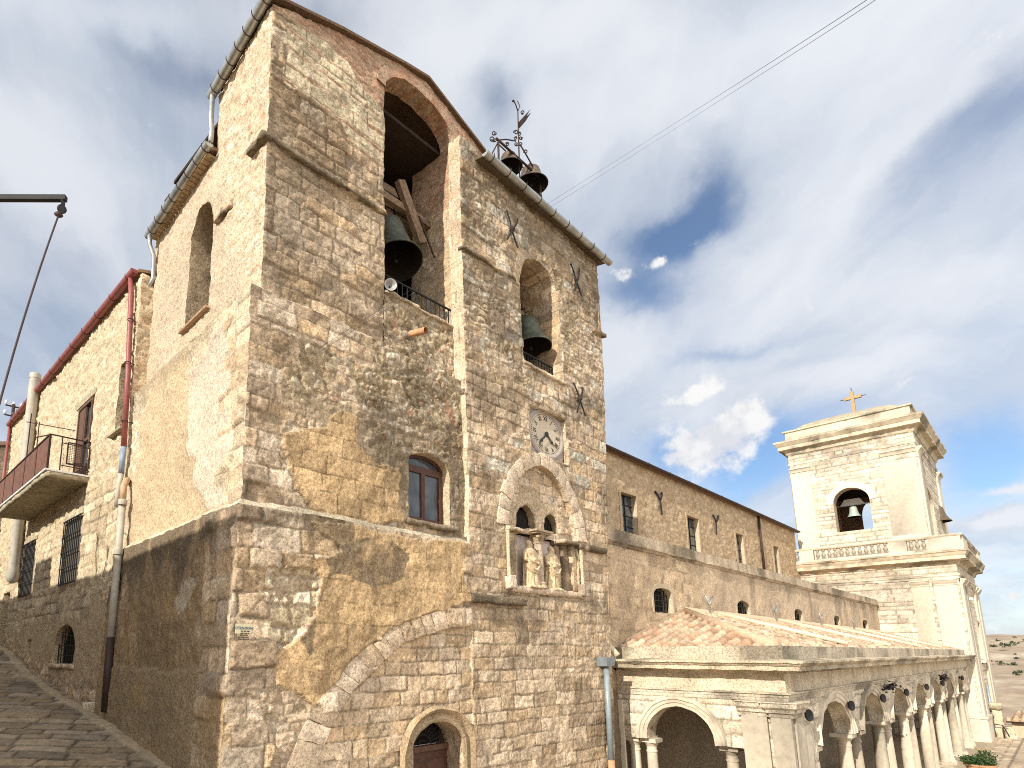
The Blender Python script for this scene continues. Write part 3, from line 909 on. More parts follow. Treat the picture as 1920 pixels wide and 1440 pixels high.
PL2 = [(585, 975), (640, 985), (720, 1000), (800, 1012), (868, 1008), (874, 1040), (872, 1080), (884, 1128), (830, 1142), (770, 1160), (715, 1193), (660, 1240), (620, 1285), (590, 1330), (560, 1300), (520, 1290), (512, 1235), (560, 1190), (592, 1150), (600, 1085), (580, 1050), (640, 1035), (600, 1000)]
HOLE = [(500, 1062), (590, 1066), (597, 1110), (590, 1150), (565, 1190), (520, 1222), (505, 1190), (515, 1150), (498, 1120)]
INF = [(886, 1172), (826, 1183), (755, 1207), (702, 1256), (661, 1299), (620, 1367), (594, 1427), (580, 1500), (900, 1500)]
STAIN = [(600, 1010), (700, 1000), (760, 1040), (755, 1090), (690, 1115), (640, 1090), (600, 1085), (560, 1240), (540, 1200), (590, 1120)]


def f_low(u, v, P):
    px = proj(P)
    base = ashlar(u, v, P, 141, (.36, .50), (.5, 1.05), .024, .035, .018)
    rb = rubble(u, v, P, 143, .24, STONE, MORT * .9, .05, 1.5, .4)
    base = blend(base, rb, region(px, [(470, 1290), (560, 1290), (600, 1330), (580, 1500), (480, 1500), (520, 1380)], P, 18, 1.5, 6))
    inf = ashlar(u, v, P, 145, (.27, .36), (.40, .85), .015, .008, .008, [STONE[0], STONE[1], STONE[0] * .95, STONE[4] * 1.1], MORT * .8, .02, .3)
    base = blend(base, (inf[0] - .05, inf[1]), region(px, INF, P, 3, 2, 7))
    pl = ashlar(u, v, P, 149, (.40, .46), (.6, 1.1), .006, .003, .004, [OCHRE, OCHRE * 1.05, OCHRE * .95], OCHRE * .85, .01, .12)
    pc = pl[1] * (.78 + .45 * fbm(P, .7, 4, 61))[:, None]
    st = region(px, STAIN, P, 40, .9, 8) * sst(fbm(P, 1.2, 5, 62, .65), .20, .46)
    pc = lerp(pc, DARK * 1.3, (np.clip(st, 0, 1) * .82)[:, None])
    base = blend(base, (pl[0] * .5 + .04 + .010 * fbm(P, 3, 3, 5), pc), region(px, PL2, P, 11, 1.8, 9))
    hole = rubble(u, v, P, 147, .34, PALE + [STONE[3]], MORT * .8, .15, 1.2, .25)
    hm = region(px, HOLE, P, 9, 2, 10); base = blend(base, (hole[0] - .07, hole[1] * 1.12), hm)
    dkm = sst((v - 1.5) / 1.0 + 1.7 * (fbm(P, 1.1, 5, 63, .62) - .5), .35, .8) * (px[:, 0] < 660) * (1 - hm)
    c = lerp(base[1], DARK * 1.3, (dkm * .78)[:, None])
    return base[0], c


def f_right(u, v, P):
    px = proj(P)
    a = ashlar(u, v, P, 161, (.30, .43), (.45, 1.05), .02, .022, .018, STONE + [LIME * .85])
    lim = blend(rubble(u, v, P, 163, .24, [LIME, STONE[3], STONE[0], STONE[1], STONE[5]], MORT * .8, .06, 1.6, .45), eroded(u, v, P, 164, .6), sst(fbm(P, 1.3, 4, 37), .5, .62))
    hi = sst((v - 5.5) / 4 + 1.6 * (fbm(P, .55, 4, 71) - .5), .35, .6); a = blend(a, lim, hi * (sst(fbm(P, 1.1, 4, 72), .42, .56)))
    lo = ashlar(u, v, P, 165, (.27, .37), (.40, 1.0), .016, .010, .010, [STONE[0], STONE[1], STONE[4], STONE[1] * 1.05, STONE[0] * .9])
    a = blend(a, lo, v < 4.6 + 1.2 * (fbm(P, .8, 3, 75) - .5))
    er = sst((v + 2.2 * (fbm(P, .6, 4, 78) - .5)), -1.2, .2) * sst(u, 14.2, 15.8) * sst(-v, -4, 1)
    ru = rubble(u, v, P, 167, .30, STONE, MORT * .85, .07, 1.5, .2); a = blend(a, ru, er * .8 * sst(fbm(P, 1.0, 3, 79), .4, .55))
    s = ashlar(u, v, P, 169, (.3, .36), (.5, .85), .016, .010, .008, [STONE[1], STONE[1] * 1.06, STONE[0]], MORT * .8)
    a = blend(a, s, (v > 5.4) & (v < 7.5) & (u < 17.6) & (fbm(P, .9, 3, 80) > .42))
    c = weather(a[1], P, 81, .66, .49, .67, .75)
    dk = sst((v - 11.2) / 2 + 1.8 * (fbm(P, .8, 5, 82, .6) - .5), .25, .8); c = lerp(c, lerp(DARK, c * .5, .5), (dk * .6)[:, None])
    return a[0], c


# --- upper stage
arch_px = [(727, 172), (744, 162), (765, 167), (804, 198), (833, 229), (852, 262)]
ar = pY(arch_px, YU); crown = max(z for _, z in ar)
AX0, AX1, SILL = 8.97, 11.60, 8.60
big_arch = [(AX0, 6.9), (AX0, 14.39)] + [(AX0 + (AX1 - AX0) * (.5 - .5 * math.cos(math.pi * k / 18)), 14.39 + (crown - 14.22) * math.sin(math.pi * k / 18) ** .9) for k in range(1, 18)] + [(AX1, 14.39), (AX1, 6.9)]
rake = pY([(508, 2), (640, 62), (760, 128), (800, 152)], YU) + [(12.95, 14.95)]
up_out = [(XC['u'], LEDGE_M)] + [(XC['u'], rake[0][1])] + rake[1:] + [(12.95, LEDGE_M)]
relief('front_wall', tower, fY(YU), up_out, [big_arch], .028, f_upper)
reveal('arch_jamb', tower, fY(YU), [(AX1, SILL - .3), (AX1, 14.39)][::-1], 1.7, .05, lambda s, d, P: blend(rubble(d, s, P, 201, .24), brickwork(d, s, P, 202), P[:, 2] > 12.6 + .5 * (fbm(P, .9, 3, 4) - .5)))
reveal('arch_jamb', tower, fY(YU), [(AX0, SILL - .3), (AX0, 14.39)], 1.7, .06, jamb_field(203))
reveal('brick_soffit', tower, fY(YU), big_arch[1:-1], .5, .05, lambda s, d, P: brickwork(d, s, P, 207))
sweep_arch('brick_arch', tower, fY(YU), [p for p in big_arch[1:-1]], [(.0, 0), (.0, .05), (.30, .05), (.30, 0)], 'stone', lambda P: brickwork(np.arctan2(P[:, 2] - 13.2, P[:, 0] - 10.3) * 2.2, np.hypot(P[:, 2] - 13.2, P[:, 0] - 10.3), P, 209)[1], 40, .03)
# side of the upper stage, with its arched bell window
def sx(x0, y0): return lambda y, z: x0 + .038 * (y - y0)
XSU = sx(5.63, YU)
step_y = 12.7
sw = pX([(340, 560), (331, 480)], 5.72)
win_px = [(323, 583), (330, 470), (340, 410), (356, 375), (370, 368), (380, 380), (379, 420), (369, 545)]
WY0, WY1 = 12.62, 14.05
swin = arched(WY0, WY1, 8.0, 10.25, .95, 14)
def f_side_up(u, v, P):
    pl = plaster(P, 211, C(.49, .395, .28), .03)
    rb = rubble(u, v, P, 213, .16, [STONE[1], STONE[3], STONE[0], LIME, PALE[0], STONE[3]], C(.50, .40, .275), .09, 1.4, .45)
    m = sst((12.6 - u) / 3 + (v - 9) / 12 + 1.4 * (fbm(P, .8, 4, 12) - .5), .25, .6)
    a = blend(pl, rb, m * .85); bb = sst(fbm(P, 6, 2, 45), .72, .75) * (v > 10.5)
    return a[0], lerp(a[1], BRICK, (bb * .7)[:, None])
relief('side_wall', tower, fX(XSU), [(YU, LEDGE_M), (YU, rake[0][1]), (step_y, 13.95), (step_y, 12.25), (16.9, 12.2), (16.9, LEDGE_M)], [swin], .05, f_side_up)
reveal('window_jamb', tower, fX(XSU), swin, 1.1, .07, lambda s, d, P: plaster(P, 215, C(.45, .34, .22), .01))
reveal('window_jamb', tower, fX(XSU), [(WY1, 8.0), (WY0, 8.0)], 1.1, .07, lambda s, d, P: plaster(P, 216, C(.45, .34, .22), .01))
MB().bar((5.68, WY0 - .1, 7.97), (5.73, WY1 + .1, 7.97), .14, .06).build('window_sill', 'stone', tower, col=stonecol(C(.42, .27, .17), 9, .6))
# string courses and other projecting stones
for lo, hi, sd_ in (((5.53, YU - .10, 10.66), (8.99, YU + .1, 10.78), 221), ((5.50, YU - .08, 10.65), (5.70, YU + .62, 10.78), 222), ((5.60, 11.55, 10.05), (5.75, 12.45, 10.28), 223),
                    ((11.40, YL - .09, 10.74), (13.75, YL + .1, 10.84), 224), ((18.25, YL - .12, 10.86), (19.0, YL + .3, 11.0), 225),
                    ((11.36, YL - .16, 1.20), (13.55, YL + .1, 1.40), 226), ((16.45, YL - .16, 3.05), (18.05, YL + .1, 3.22), 227)):
    rough_block('string_course', tower, lo, hi, sd_, col=lambda P: lerp(stonecol(C(.17, .13, .085), 61, .8)(P), STONE[1], (sst(fbm(P, 2.5, 3, 62), .56, .68) * .8)[:, None]))
# --- middle stage
XSM = sx(XC['m'], YM)
wn = pY([(766, 975), (836, 985)], YM); WX0, WX1 = 9.50, 10.88
zt = pY([(797, 853)], YM)[0][1]
mwin = arched(WX0, WX1, 2.98, 4.36, zt - 4.36 + .04, 12)
mid_out = [(XC['m'], LEDGE_L), (XC['m'], LEDGE_M), (8.97, LEDGE_M), (8.97, 8.58), (11.43, 8.62), (11.43, LEDGE_L)]
relief('front_wall', tower, fY(lambda u, v: YM + .23 * sst(v, 6.98, 7.10) * (u > 8.9)), mid_out, [mwin], .028, f_mid)
reveal('window_jamb', tower, fY(YM), mwin, .34, .05, lambda s, d, P: plaster(P, 231, C(.52, .41, .27), .008))
rough_block('window_sill', tower, (WX0 - .12, YM - .12, 2.88), (WX1 + .2, YM + .35, 2.99), 233, col=STONE[1])
wf = YM + .26; fr = MB()
top = [p for p in mwin[1:-1]]
for a, b in zip(top[:-1], top[1:]): fr.bar((a[0], wf, a[1] - .02), (b[0], wf, b[1] - .02), .08, .09, (0, 1, 0))
fr.box((WX0, wf - .05, 2.99), (WX0 + .07, wf + .05, 4.39)).box((WX1 - .07, wf - .05, 2.99), (WX1, wf + .05, 4.39)).box((WX0 + .07, wf - .05, 2.99), (WX1 - .07, wf + .05, 3.06))
fr.box((WX0 + .07, wf - .045, 4.30), (WX1 - .07, wf + .05, 4.40))
frame = fr.build('window_frame', 'door_wood', tower)
for s in (0, 1):
    x0 = WX0 + .075 + s * (WX1 - WX0 - .15) / 2; x1 = x0 + (WX1 - WX0 - .15) / 2 - .005; cs = MB()
    cs.box((x0, wf - .06, 3.065), (x0 + .06, wf + .02, 4.295)).box((x1 - .06, wf - .06, 3.065), (x1, wf + .02, 4.295)).box((x0 + .06, wf - .06, 3.065), (x1 - .06, wf + .02, 3.13)).box((x0 + .06, wf - .06, 4.23), (x1 - .06, wf + .02, 4.295))
    c_ = cs.build('casement', 'door_wood', tower)
    MB().box((x0 + .055, wf - .02, 3.12), (x1 - .055, wf - .01, 4.24)).build('pane', 'window_glass', c_)
MB().prism([(p[0], p[1]) for p in [(WX0 + .03, 4.39)] + top[1:-1] + [(WX1 - .03, 4.39)]], lambda x, z: (x, wf + .01, z), lambda x, z: (x, wf + .03, z)).build('fanlight', 'window_glass', tower)
MB().box((WX0 - .3, wf + .5, 2.8), (WX1 + .3, wf + .6, 5)).build('curtain', 'curtain', tower)
def f_side_mid(u, v, P):
    px = proj(P)
    pl = plaster(P, 241, C(.50, .38, .24), .01)
    pale = plaster(P, 242, C(.55, .455, .345), .012)
    a = blend(pl, (pale[0] + .02, pale[1]), region(px, [(355, 640), (420, 560), (440, 700), (430, 950), (388, 960), (382, 925), (368, 915), (368, 860), (350, 850), (352, 780)], P, 14, 1.4, 12))
    rb = rubble(u, v, P, 243, .2, [STONE[1], STONE[3], LIME, PALE[1]], C(.52, .42, .28), .05, 1.5, .5)
    a = blend(a, rb, sst((u - 14.6) / 2.6 + 1.5 * (fbm(P, .9, 4, 13) - .5), .25, .6)); a = blend(a, rb, sst((v - 6.0) + 1.2 * (fbm(P, 1.1, 4, 14) - .5), .4, .75) * (u < 12.8))
    q = ashlar(u, v, P, 245, (.29, .42), (.4, .9), .022, .03, .016, [STONE[1], STONE[3], PALE[1], STONE[0]])
    a = blend(a, q, u < 10.6 + .5 * (fbm(P, .9, 3, 15) - .4) + .25 * np.sign(np.sin(v * 8)))
    gr = sst((v - 5.9) / 1.0 + 1.2 * (fbm(P, .8, 4, 16) - .5), .45, .9) * (u > 11.5)
    return a[0], lerp(a[1], C(.27, .22, .15), (gr * .55)[:, None])
relief('side_wall', tower, fX(XSM), [(YM, LEDGE_L), (YM, LEDGE_M), (16.9, LEDGE_M), (16.9, LEDGE_L)], [], .05, f_side_mid)
# --- lower stage
PORTAL = arched(9.40, 11.05, -5.4, -2.12, .60, 18)
low_out = [(float(xl(-5.2)), -5.2), (float(xl(2.6)), LEDGE_L), (11.43, LEDGE_L), (11.43, -5.2)]
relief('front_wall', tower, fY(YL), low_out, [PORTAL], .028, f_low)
def f_side_low(u, v, P):
    px = proj(P)
    a = plaster(P, 251, C(.29, .205, .12), .03)
    rb = rubble(u, v, P, 253, .22, STONE, MORT, .04, 1.5, .5); a = blend(a, rb, sst(fbm(P, .7, 4, 17), .54, .66) * .6)
    q = ashlar(u, v, P, 255, (.36, .50), (.45, .9), .022, .03, .016)
    a = blend(a, q, u < 10.75 + .5 * (fbm(P, .8, 3, 18) - .4))
    sm = plaster(P, 257, C(.30, .222, .135), .006); a = blend(a, (sm[0] + .03, sm[1]), (v < -.35 + .05 * np.sin(u * 3)) & (u > 10.7))
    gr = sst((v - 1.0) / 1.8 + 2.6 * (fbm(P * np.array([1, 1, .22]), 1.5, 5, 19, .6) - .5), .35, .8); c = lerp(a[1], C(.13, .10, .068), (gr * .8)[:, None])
    gl = sst(fbm(P, .8, 4, 23, .6), .46, .62); c = lerp(c, C(.38, .255, .12), (gl * .5 * (v < 1.2))[:, None])
    pt = region(px, [(330, 1120), (350, 1085), (372, 1080), (362, 1110), (345, 1145), (332, 1150)], P, 8, 2, 19)
    return a[0] - .03 * pt, lerp(c, C(.5, .43, .33), (pt * .8)[:, None])
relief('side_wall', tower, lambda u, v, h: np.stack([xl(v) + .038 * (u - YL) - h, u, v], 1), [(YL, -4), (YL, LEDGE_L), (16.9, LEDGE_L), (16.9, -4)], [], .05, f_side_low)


def shelf(pts_out, pts_in, z0, z1, seed, col):
    """sloped weathering ledge between two stages"""
    b = MB(); n = 0; V = []
    for (a, b_), (c, d) in zip(zip(pts_out[:-1], pts_out[1:]), zip(pts_in[:-1], pts_in[1:])):
        L = math.hypot(b_[0] - a[0], b_[1] - a[1]); k = max(2, int(L / .08))
        base = len(b.v)
        for i in range(k + 1):
            t = i / k
            for j in range(4):
                s = j / 3; p = [lerp(lerp(a[q], b_[q], t), lerp(c[q], d[q], t), s) for q in (0, 1)]
                b.v.append((p[0], p[1], lerp(z0, z1, s) + (0.02 if j in (1, 2) else 0)))
        b.f += [(base + i * 4 + j, base + (i + 1) * 4 + j, base + (i + 1) * 4 + j + 1, base + i * 4 + j + 1) for i in range(k) for j in range(3)]
    P = np.array(b.v); P = P + wob(P); P[:, 2] += (fbm(P, 5, 3, seed) - .5) * .05 * (1 - np.isin(np.arange(len(P)) % 4, (0, 3)))
    b.v = [tuple(p) for p in P]
    return b.build('ledge', 'stone', tower, True, col=stonecol(col, seed, .8))


shelf([(AX0, YM), (XC['m'], YM), (float(XSM(16.9, 0)), 16.9)], [(AX0, YU + .03), (XC['u'] + .03, YU + .03), (float(XSU(16.9, 0)) + .03, 16.9)], LEDGE_M, LEDGE_M + .16, 261, STONE[3])
shelf([(11.43, YL), (float(xl(LEDGE_L)), YL), (float(xl(LEDGE_L)) + .038 * 7.3, 16.9)], [(11.43, YM + .03), (XC['m'] + .03, YM + .03), (float(XSM(16.9, 0)) + .03, 16.9)], LEDGE_L, LEDGE_L + .14, 263, C(.5, .42, .30))
rough_block('window_sill', tower, (8.98, YU - .06, 8.56), (11.47, YU + .6, 8.65), 265, col=STONE[1])
# --- right pier
PX0 = 11.43
def edge(z): return 18.10 + .075 * (z + .3) if z < 11 else 18.9
z9 = lambda pts: pY(pts, YL)
rwin = arched(14.05, 16.20, 8.33, 10.85, 1.24, 18)
CK = z9([(991, 753), (1064, 785), (1065, 873), (992, 838)]); CX0, CX1, CZ0, CZ1 = 14.24, 16.16, 5.66, 7.11
niche_top = arched(13.02, 16.47, 1.72, 3.30, 1.90, 24, .05)
rp_out = [(PX0, -5.2), (PX0, 14.3), (12.25, 14.3), (12.25, 13.95)] + [(edge(14), 13.95)] + [(edge(z), z) for z in (11, 8, 5, 2, -1)] + [(edge(-5.2), -5.2)]
relief('front_wall', tower, fY(YL), rp_out, [rwin, [(CX0, CZ0), (CX1, CZ0), (CX1, CZ1), (CX0, CZ1)], niche_top], .028, f_right)
reveal('pier_side', tower, fY(YL), [(PX0, 14.3), (PX0, 2.5)], .42, .05, jamb_field(271, [STONE[1], STONE[3], PALE[1]], (.3, .42), (.3, .6)), fl=True)
reveal('arch_jamb', tower, fY(YL), rwin, 1.3, .06, jamb_field(273))
reveal('clock_recess', tower, fY(YL), [(CX0, CZ0), (CX1, CZ0), (CX1, CZ1), (CX0, CZ1)], .16, .05, jamb_field(275, [STONE[1], PALE[1]]), closed=True, fl=True)
rough_block('window_sill', tower, (14.0, YL - .06, 8.26), (16.28, YL + 1.2, 8.36), 277, col=STONE[1])
# hidden sides, floors and roof so that light behaves
MB().add([(edge(-5), YL, -5.2), (edge(14), YL, 13.9), (edge(14), 16.9, 13.9), (edge(-5), 16.9, -5.2)], [(0, 1, 2, 3)]).build('side_wall', 'smooth_stone', tower, col=STONE[0])
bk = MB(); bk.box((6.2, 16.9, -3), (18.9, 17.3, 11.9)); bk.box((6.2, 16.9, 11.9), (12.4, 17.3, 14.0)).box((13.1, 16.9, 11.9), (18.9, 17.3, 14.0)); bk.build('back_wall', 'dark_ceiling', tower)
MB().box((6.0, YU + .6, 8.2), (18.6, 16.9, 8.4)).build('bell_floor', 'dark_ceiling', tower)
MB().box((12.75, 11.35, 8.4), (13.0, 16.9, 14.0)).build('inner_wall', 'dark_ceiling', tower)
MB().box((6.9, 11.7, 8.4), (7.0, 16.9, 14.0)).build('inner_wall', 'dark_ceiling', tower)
rz = rake[-2]
rf = MB(); e = .08
pts = [(XC['u'] - .12, rake[0][1] + .02)] + rake[1:-1] + [(13.0, 14.93)]
rf.prism(pts + [(x, z + e) for x, z in pts[::-1]], lambda x, z: (x, YU - .12, z), lambda x, z: (x, step_y + .1, z - .12))
rf.build('gable_roof', 'stone', tower, 30, col=stonecol(C(.15, .095, .06), 9, .8))
rf = MB(); rf.hexa([(12.1, YL - .24, 13.84), (19.15, YL - .24, 13.78), (19.15, 16.9, 15.4), (12.1, 16.9, 15.4), (12.1, YL - .24, 13.92), (19.15, YL - .24, 13.83), (19.15, 16.9, 15.5), (12.1, 16.9, 15.5)])
rf.build('eaves_roof', 'tile', tower, col=stonecol(C(.13, .095, .06), 9, .8))  # roof coloured dark so that its underside reads as shaded eaves
MB().hexa([(5.55, step_y, 12.3), (12.7, step_y, 13.4), (12.7, 17, 13.4), (5.75, 17, 12.25), (5.55, step_y, 12.4), (12.7, step_y, 13.5), (12.7, 17, 13.5), (5.75, 17, 12.35)]).build('side_roof', 'tile', tower, col=stonecol(C(.40, .25, .15), 9, .8))
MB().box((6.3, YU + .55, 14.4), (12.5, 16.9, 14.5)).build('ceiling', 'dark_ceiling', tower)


def gutter(parent, a, b, r=.11, hooks=6, mat='zinc', name='gutter', n=10):
    a, b = Vector(a), Vector(b); d = (b - a).normalized(); x = d.cross(Vector((0, 0, 1))).normalized(); m = MB(); k = n
    for t in (a, b):
        for s in range(k + 1):
            an = math.pi * s / k; p = t + x * math.cos(an) * r - Vector((0, 0, 1)) * math.sin(an) * r; m.v.append(tuple(p))
        for s in range(k, -1, -1):
            an = math.pi * s / k; p = t + x * math.cos(an) * r * .93 - Vector((0, 0, 1)) * math.sin(an) * r * .93; m.v.append(tuple(p))
    q = 2 * k + 2
    m.f = [(i, (i + 1) % q, q + (i + 1) % q, q + i) for i in range(q)] + [tuple(range(q)), tuple(range(q, 2 * q))[::-1]]
    m.f += [tuple(range(k + 1)), tuple(range(q, q + k + 1))[::-1]]
    g = m.build(name, mat, parent, 40)
    L = (b - a).length
    for i in range(hooks):
        c = a + d * (L * (i + .35) / hooks); pt = [c + x * math.cos(math.pi * s / 8) * (r + .008) - Vector((0, 0, 1)) * math.sin(math.pi * s / 8) * (r + .008) for s in range(9)]
        MB().tube([pt[0] + Vector((0, 0, .06)), *pt, pt[-1] + Vector((0, 0, .05))], .011, 4).build('gutter_hook', 'rust', g)
    return g


gutter(tower, (5.46, YU - .1, 14.24), (5.56, 12.85, 13.92), .115, 7)
gutter(tower, (5.47, 12.55, 12.30), (5.60, 16.75, 12.12), .115, 8)
gutter(tower, (12.12, YL - .34, 13.93), (19.2, YL - .34, 13.78), .12, 9)
MB().tube([(5.55, 12.72, 13.85), (5.55, 12.72, 13.2), (5.58, 12.70, 12.8), (5.53, 12.62, 12.4)], .065, 10).build('downpipe', 'zinc', tower, True)
MB().tube([(5.58, 16.55, 12.02), (5.60, 16.55, 11.75), (5.78, 16.62, 11.45), (5.80, 16.62, 10.75), (5.70, 16.8, 10.4)], .065, 10).build('downpipe', 'zinc', tower, True)
en = MB()
for k in range(22):
    y = 12.75 + k * .185; en.box((5.50 + .008 * k, y, 12.12), (5.78 + .008 * k, y + .15, 12.20))
en.build('eaves_corbels', 'stone', tower, col=stonecol(C(.42, .30, .18), 9, .6))
# spout
s0 = oY(775, 625, YM); MB().tube([(s0[0], YM + .1, s0[2] + .02), (s0[0] + .05, YM - .38, s0[2] - .06)], [.085, .085], 12, False).build('spout', 'terracotta', tower, True)
# ------------------------------------------------------------------ tower details
# blind arch of voussoirs
vo = z9([(886, 1136), (826, 1146), (755, 1168), (699, 1207), (650, 1250), (612, 1297), (590, 1331), (564, 1372), (541, 1425), (525, 1480)])
vi = z9([(886, 1170), (826, 1181), (755, 1205), (702, 1254), (661, 1297), (639, 1331), (620, 1365), (594, 1425), (580, 1480)])
def dens(p, n=8): return [(p[i][0] + (p[i + 1][0] - p[i][0]) * k / n, p[i][1] + (p[i + 1][1] - p[i][1]) * k / n) for i in range(len(p) - 1) for k in range(n)] + [p[-1]]
ring_stones('blind_arch', tower, YL, dens(vi), dens(vo), 17, .04, pal=[STONE[0], STONE[1], STONE[3], STONE[1], STONE[3]], seed=31, joint=.022)
# portal
reveal('portal_jamb', tower, fY(YL), PORTAL, .55, .06, jamb_field(301, [STONE[0], STONE[1]], (.5, .7), (.5, .9)))
sweep_arch('portal_moulding', tower, fY(YL), PORTAL, [(0, 0), (0, .03), (.06, .06), (.10, .03), (.16, .0), (.20, .03), (.24, .10), (.29, .13), (.33, .10), (.34, .0)], 'stone', stonecol(C(.45, .33, .20), 12, .6, .1), 40, .015)
dy = YL + .5
dr = MB().box((9.40, dy, -5.4), (11.05, dy + .06, -2.2)); 
door = dr.build('door', 'door_wood', tower)
for s in (0, 1):
    for z0, z1 in ((-3.15, -2.35), (-4.3, -3.3)):
        x0 = 9.50 + s * .80; b = MB(); b.prism([(x0, z0), (x0 + .64, z0), (x0 + .64, z1), (x0, z1)], lambda x, z: (x, dy + .001, z), lambda x, z, x0=x0, z0=z0, z1=z1: (x0 + .32 + (x - x0 - .32) * .8, dy - .05, (z0 + z1) / 2 + (z - (z0 + z1) / 2) * .84)); b.build('door_panel', 'door_wood', door)
MB().box((9.38, dy - .06, -2.20), (11.07, dy + .08, -2.08)).build('transom', 'brown_wood', tower)
MB().box((9.40, dy + .25, -2.1), (11.05, dy + .3, -1.4)).build('fanlight_back', 'dark_room', tower)
fg = MB(); cx, cz = 10.22, -2.08
for k in range(13):
    a = math.pi * (k + .5) / 13; fg.bar((cx + .28 * math.cos(a), dy, cz + .24 * math.sin(a)), (cx + .80 * math.cos(a), dy, cz + .56 * math.sin(a)), .018)
for r_, rz_ in ((.28, .24), (.12, .11)):
    fg.tube([(cx + r_ * math.cos(math.pi * k / 12), dy, cz + rz_ * math.sin(math.pi * k / 12)) for k in range(13)], .012, 5)
for k in range(12):
    a = math.pi * (k + 1) / 13; fg.tube([(cx + .52 * math.cos(a) + .05 * math.cos(t), dy, cz + .38 * math.sin(a) + .05 * math.sin(t)) for t in np.linspace(0, 5, 7)], .006, 4)
fg.build('fanlight_grille', 'iron', tower)
# niche with double lancet, column and pilasters
NB = YL + .40
reveal('niche_jamb', tower, fY(YL), niche_top, .40, .05, jamb_field(311, [STONE[0], STONE[1], STONE[3]], (.3, .45), (.2, .5)))
MB().box((12.9, NB, 1.6), (16.6, NB + .1, 3.55)).build('niche_back', 'lavender_plaster', tower)
TY = YL + .17
lan = [pY([(967, 992), (967, 966), (972, 953), (983, 947), (993, 954), (1000, 968), (1003, 992)], TY), pY([(1020, 1000), (1020, 975), (1025, 966), (1032, 962), (1039, 970), (1044, 982), (1046, 1000)], TY)]
tym = [(13.0, 3.22)] + [(13.0 + (x - 13.02) * (3.49 / 3.45), z) for x, z in niche_top[1:-1]] + [(16.49, 3.22)]
def f_tym(u, v, P):
    a = ashlar(u, v, P, 313, (.26, .34), (.4, .7), .014, .01, .01, [STONE[1], STONE[0], STONE[3]])
    ru = plaster(P, 314, C(.52, .40, .265), .03); return blend(a, (ru[0] + .03, ru[1]), region(proj(P), [(955, 985), (968, 935), (985, 925), (1008, 930), (1020, 948), (1036, 940), (1052, 955), (1062, 1000), (950, 1010)], P, 8, 2, 20))
relief('tympanum', tower, fY(TY), tym, lan, .03, f_tym)
for l in lan:
    reveal('lancet_jamb', tower, fY(TY), l, .2, .04, C(.36, .27, .17))
    x0, x1 = l[0][0], l[-1][0]; xc = (x0 + x1) / 2; g = MB(); zb = 3.24
    for k in range(7):
        a = math.pi * (k + .5) / 7; g.bar((xc, TY + .16, zb), (xc + (x1 - x0) * .5 * math.cos(a), TY + .16, zb + .52 * math.sin(a)), .014)
    g.tube([(xc + (x1 - x0) * .2 * math.cos(t), TY + .16, zb + .2 * math.sin(t)) for t in np.linspace(0, math.pi, 9)], .01, 5)
    g.build('lancet_grille', 'iron', tower)
    MB().box((x0 - .05, TY + .21, 3.23), (x1 + .05, TY + .215, 3.98)).build('lancet_dark', 'dark_room', tower)
rough_block('niche_sill', tower, (13.0, YL - .07, 1.55), (16.6, YL + .42, 1.73), 321, col=STONE[1])
colx = 14.53; cy = YL + .10
MB().lathe([(.22, 1.73), (.22, 1.80), (.17, 1.83), (.19, 1.87), (.135, 1.92), (.13, 2.6), (.125, 2.98), (.15, 2.99), (.15, 3.03), (.13, 3.05)], (colx, cy, 0), 18).build('column', 'stone', tower, 40, col=stonecol(C(.47, .36, .26), 14, .4))
cp = MB().lathe([(.13, 3.03), (.17, 3.12), (.24, 3.22), (.20, 3.25)], (colx, cy, 0), 16); cp.box((colx - .36, cy - .22, 3.25), (colx + .36, cy + .12, 3.30)).box((colx - .41, cy - .27, 3.30), (colx + .41, cy + .14, 3.36))
for k in range(6): cp.lathe([(.001, -.055), (.045, -.03), (.055, 0), (.045, .03), (.001, .055)], (colx - .25 + .1 * k, cy - .17 + .02 * (k % 2), 3.16 + .03 * (k % 2)), 8)
cp.wobble(.5).build('capital', 'stone', tower, 40, col=stonecol(C(.45, .34, .22), 15, .5, .1))
for x0, x1, y0, z1 in ((13.02, 13.40, .06, 3.16), (13.42, 13.66, .2, 3.1), (15.66, 15.90, .26, 3.14), (15.92, 16.2, .16, 3.16), (16.22, 16.47, .05, 3.18)):
    rough_block('pilaster', tower, (x0, YL + y0, 1.73), (x1, NB - .002, z1), int(x0 * 10), col=STONE[0], amp=.02)
for x0, x1 in ((12.9, 13.6), (15.6, 16.55)):
    rough_block('impost', tower, (x0, YL - .10, 3.16), (x1, NB - .004, 3.26), int(x0 * 7), col=STONE[1], amp=.03)
for x in (12.92, 16.56):
    MB().lathe([(.05, 1.95), (.045, 2.4), (.05, 3.15)], (x, YL - .06, 0), 10).wobble(.4).build('colonnette', 'stone', tower, 40, col=C(.58, .48, .33))
    rough_block('corbel', tower, (x - .12, YL - .18, 1.62), (x + .14, YL + .05, 1.95), int(x * 9), col=STONE[3], amp=.09, res=.04)
vin = [(13.02 + (x - 13.02), z) for x, z in niche_top[1:-1]]
ring_stones('niche_arch', tower, YL, vin, [(14.745 + (x - 14.745) * 1.26, 3.3 + (z - 3.3) * 1.20) for x, z in vin], 14, .07, pal=[STONE[1], STONE[3], STONE[3]], seed=41)
ring_stones('bell_arch', tower, YL, rwin[1:-1], [(15.125 + (x - 15.125) * 1.27, 10.85 + (z - 10.85) * 1.24) for x, z in rwin[1:-1]], 13, .012, pal=[STONE[5], STONE[2], STONE[0]], seed=43)


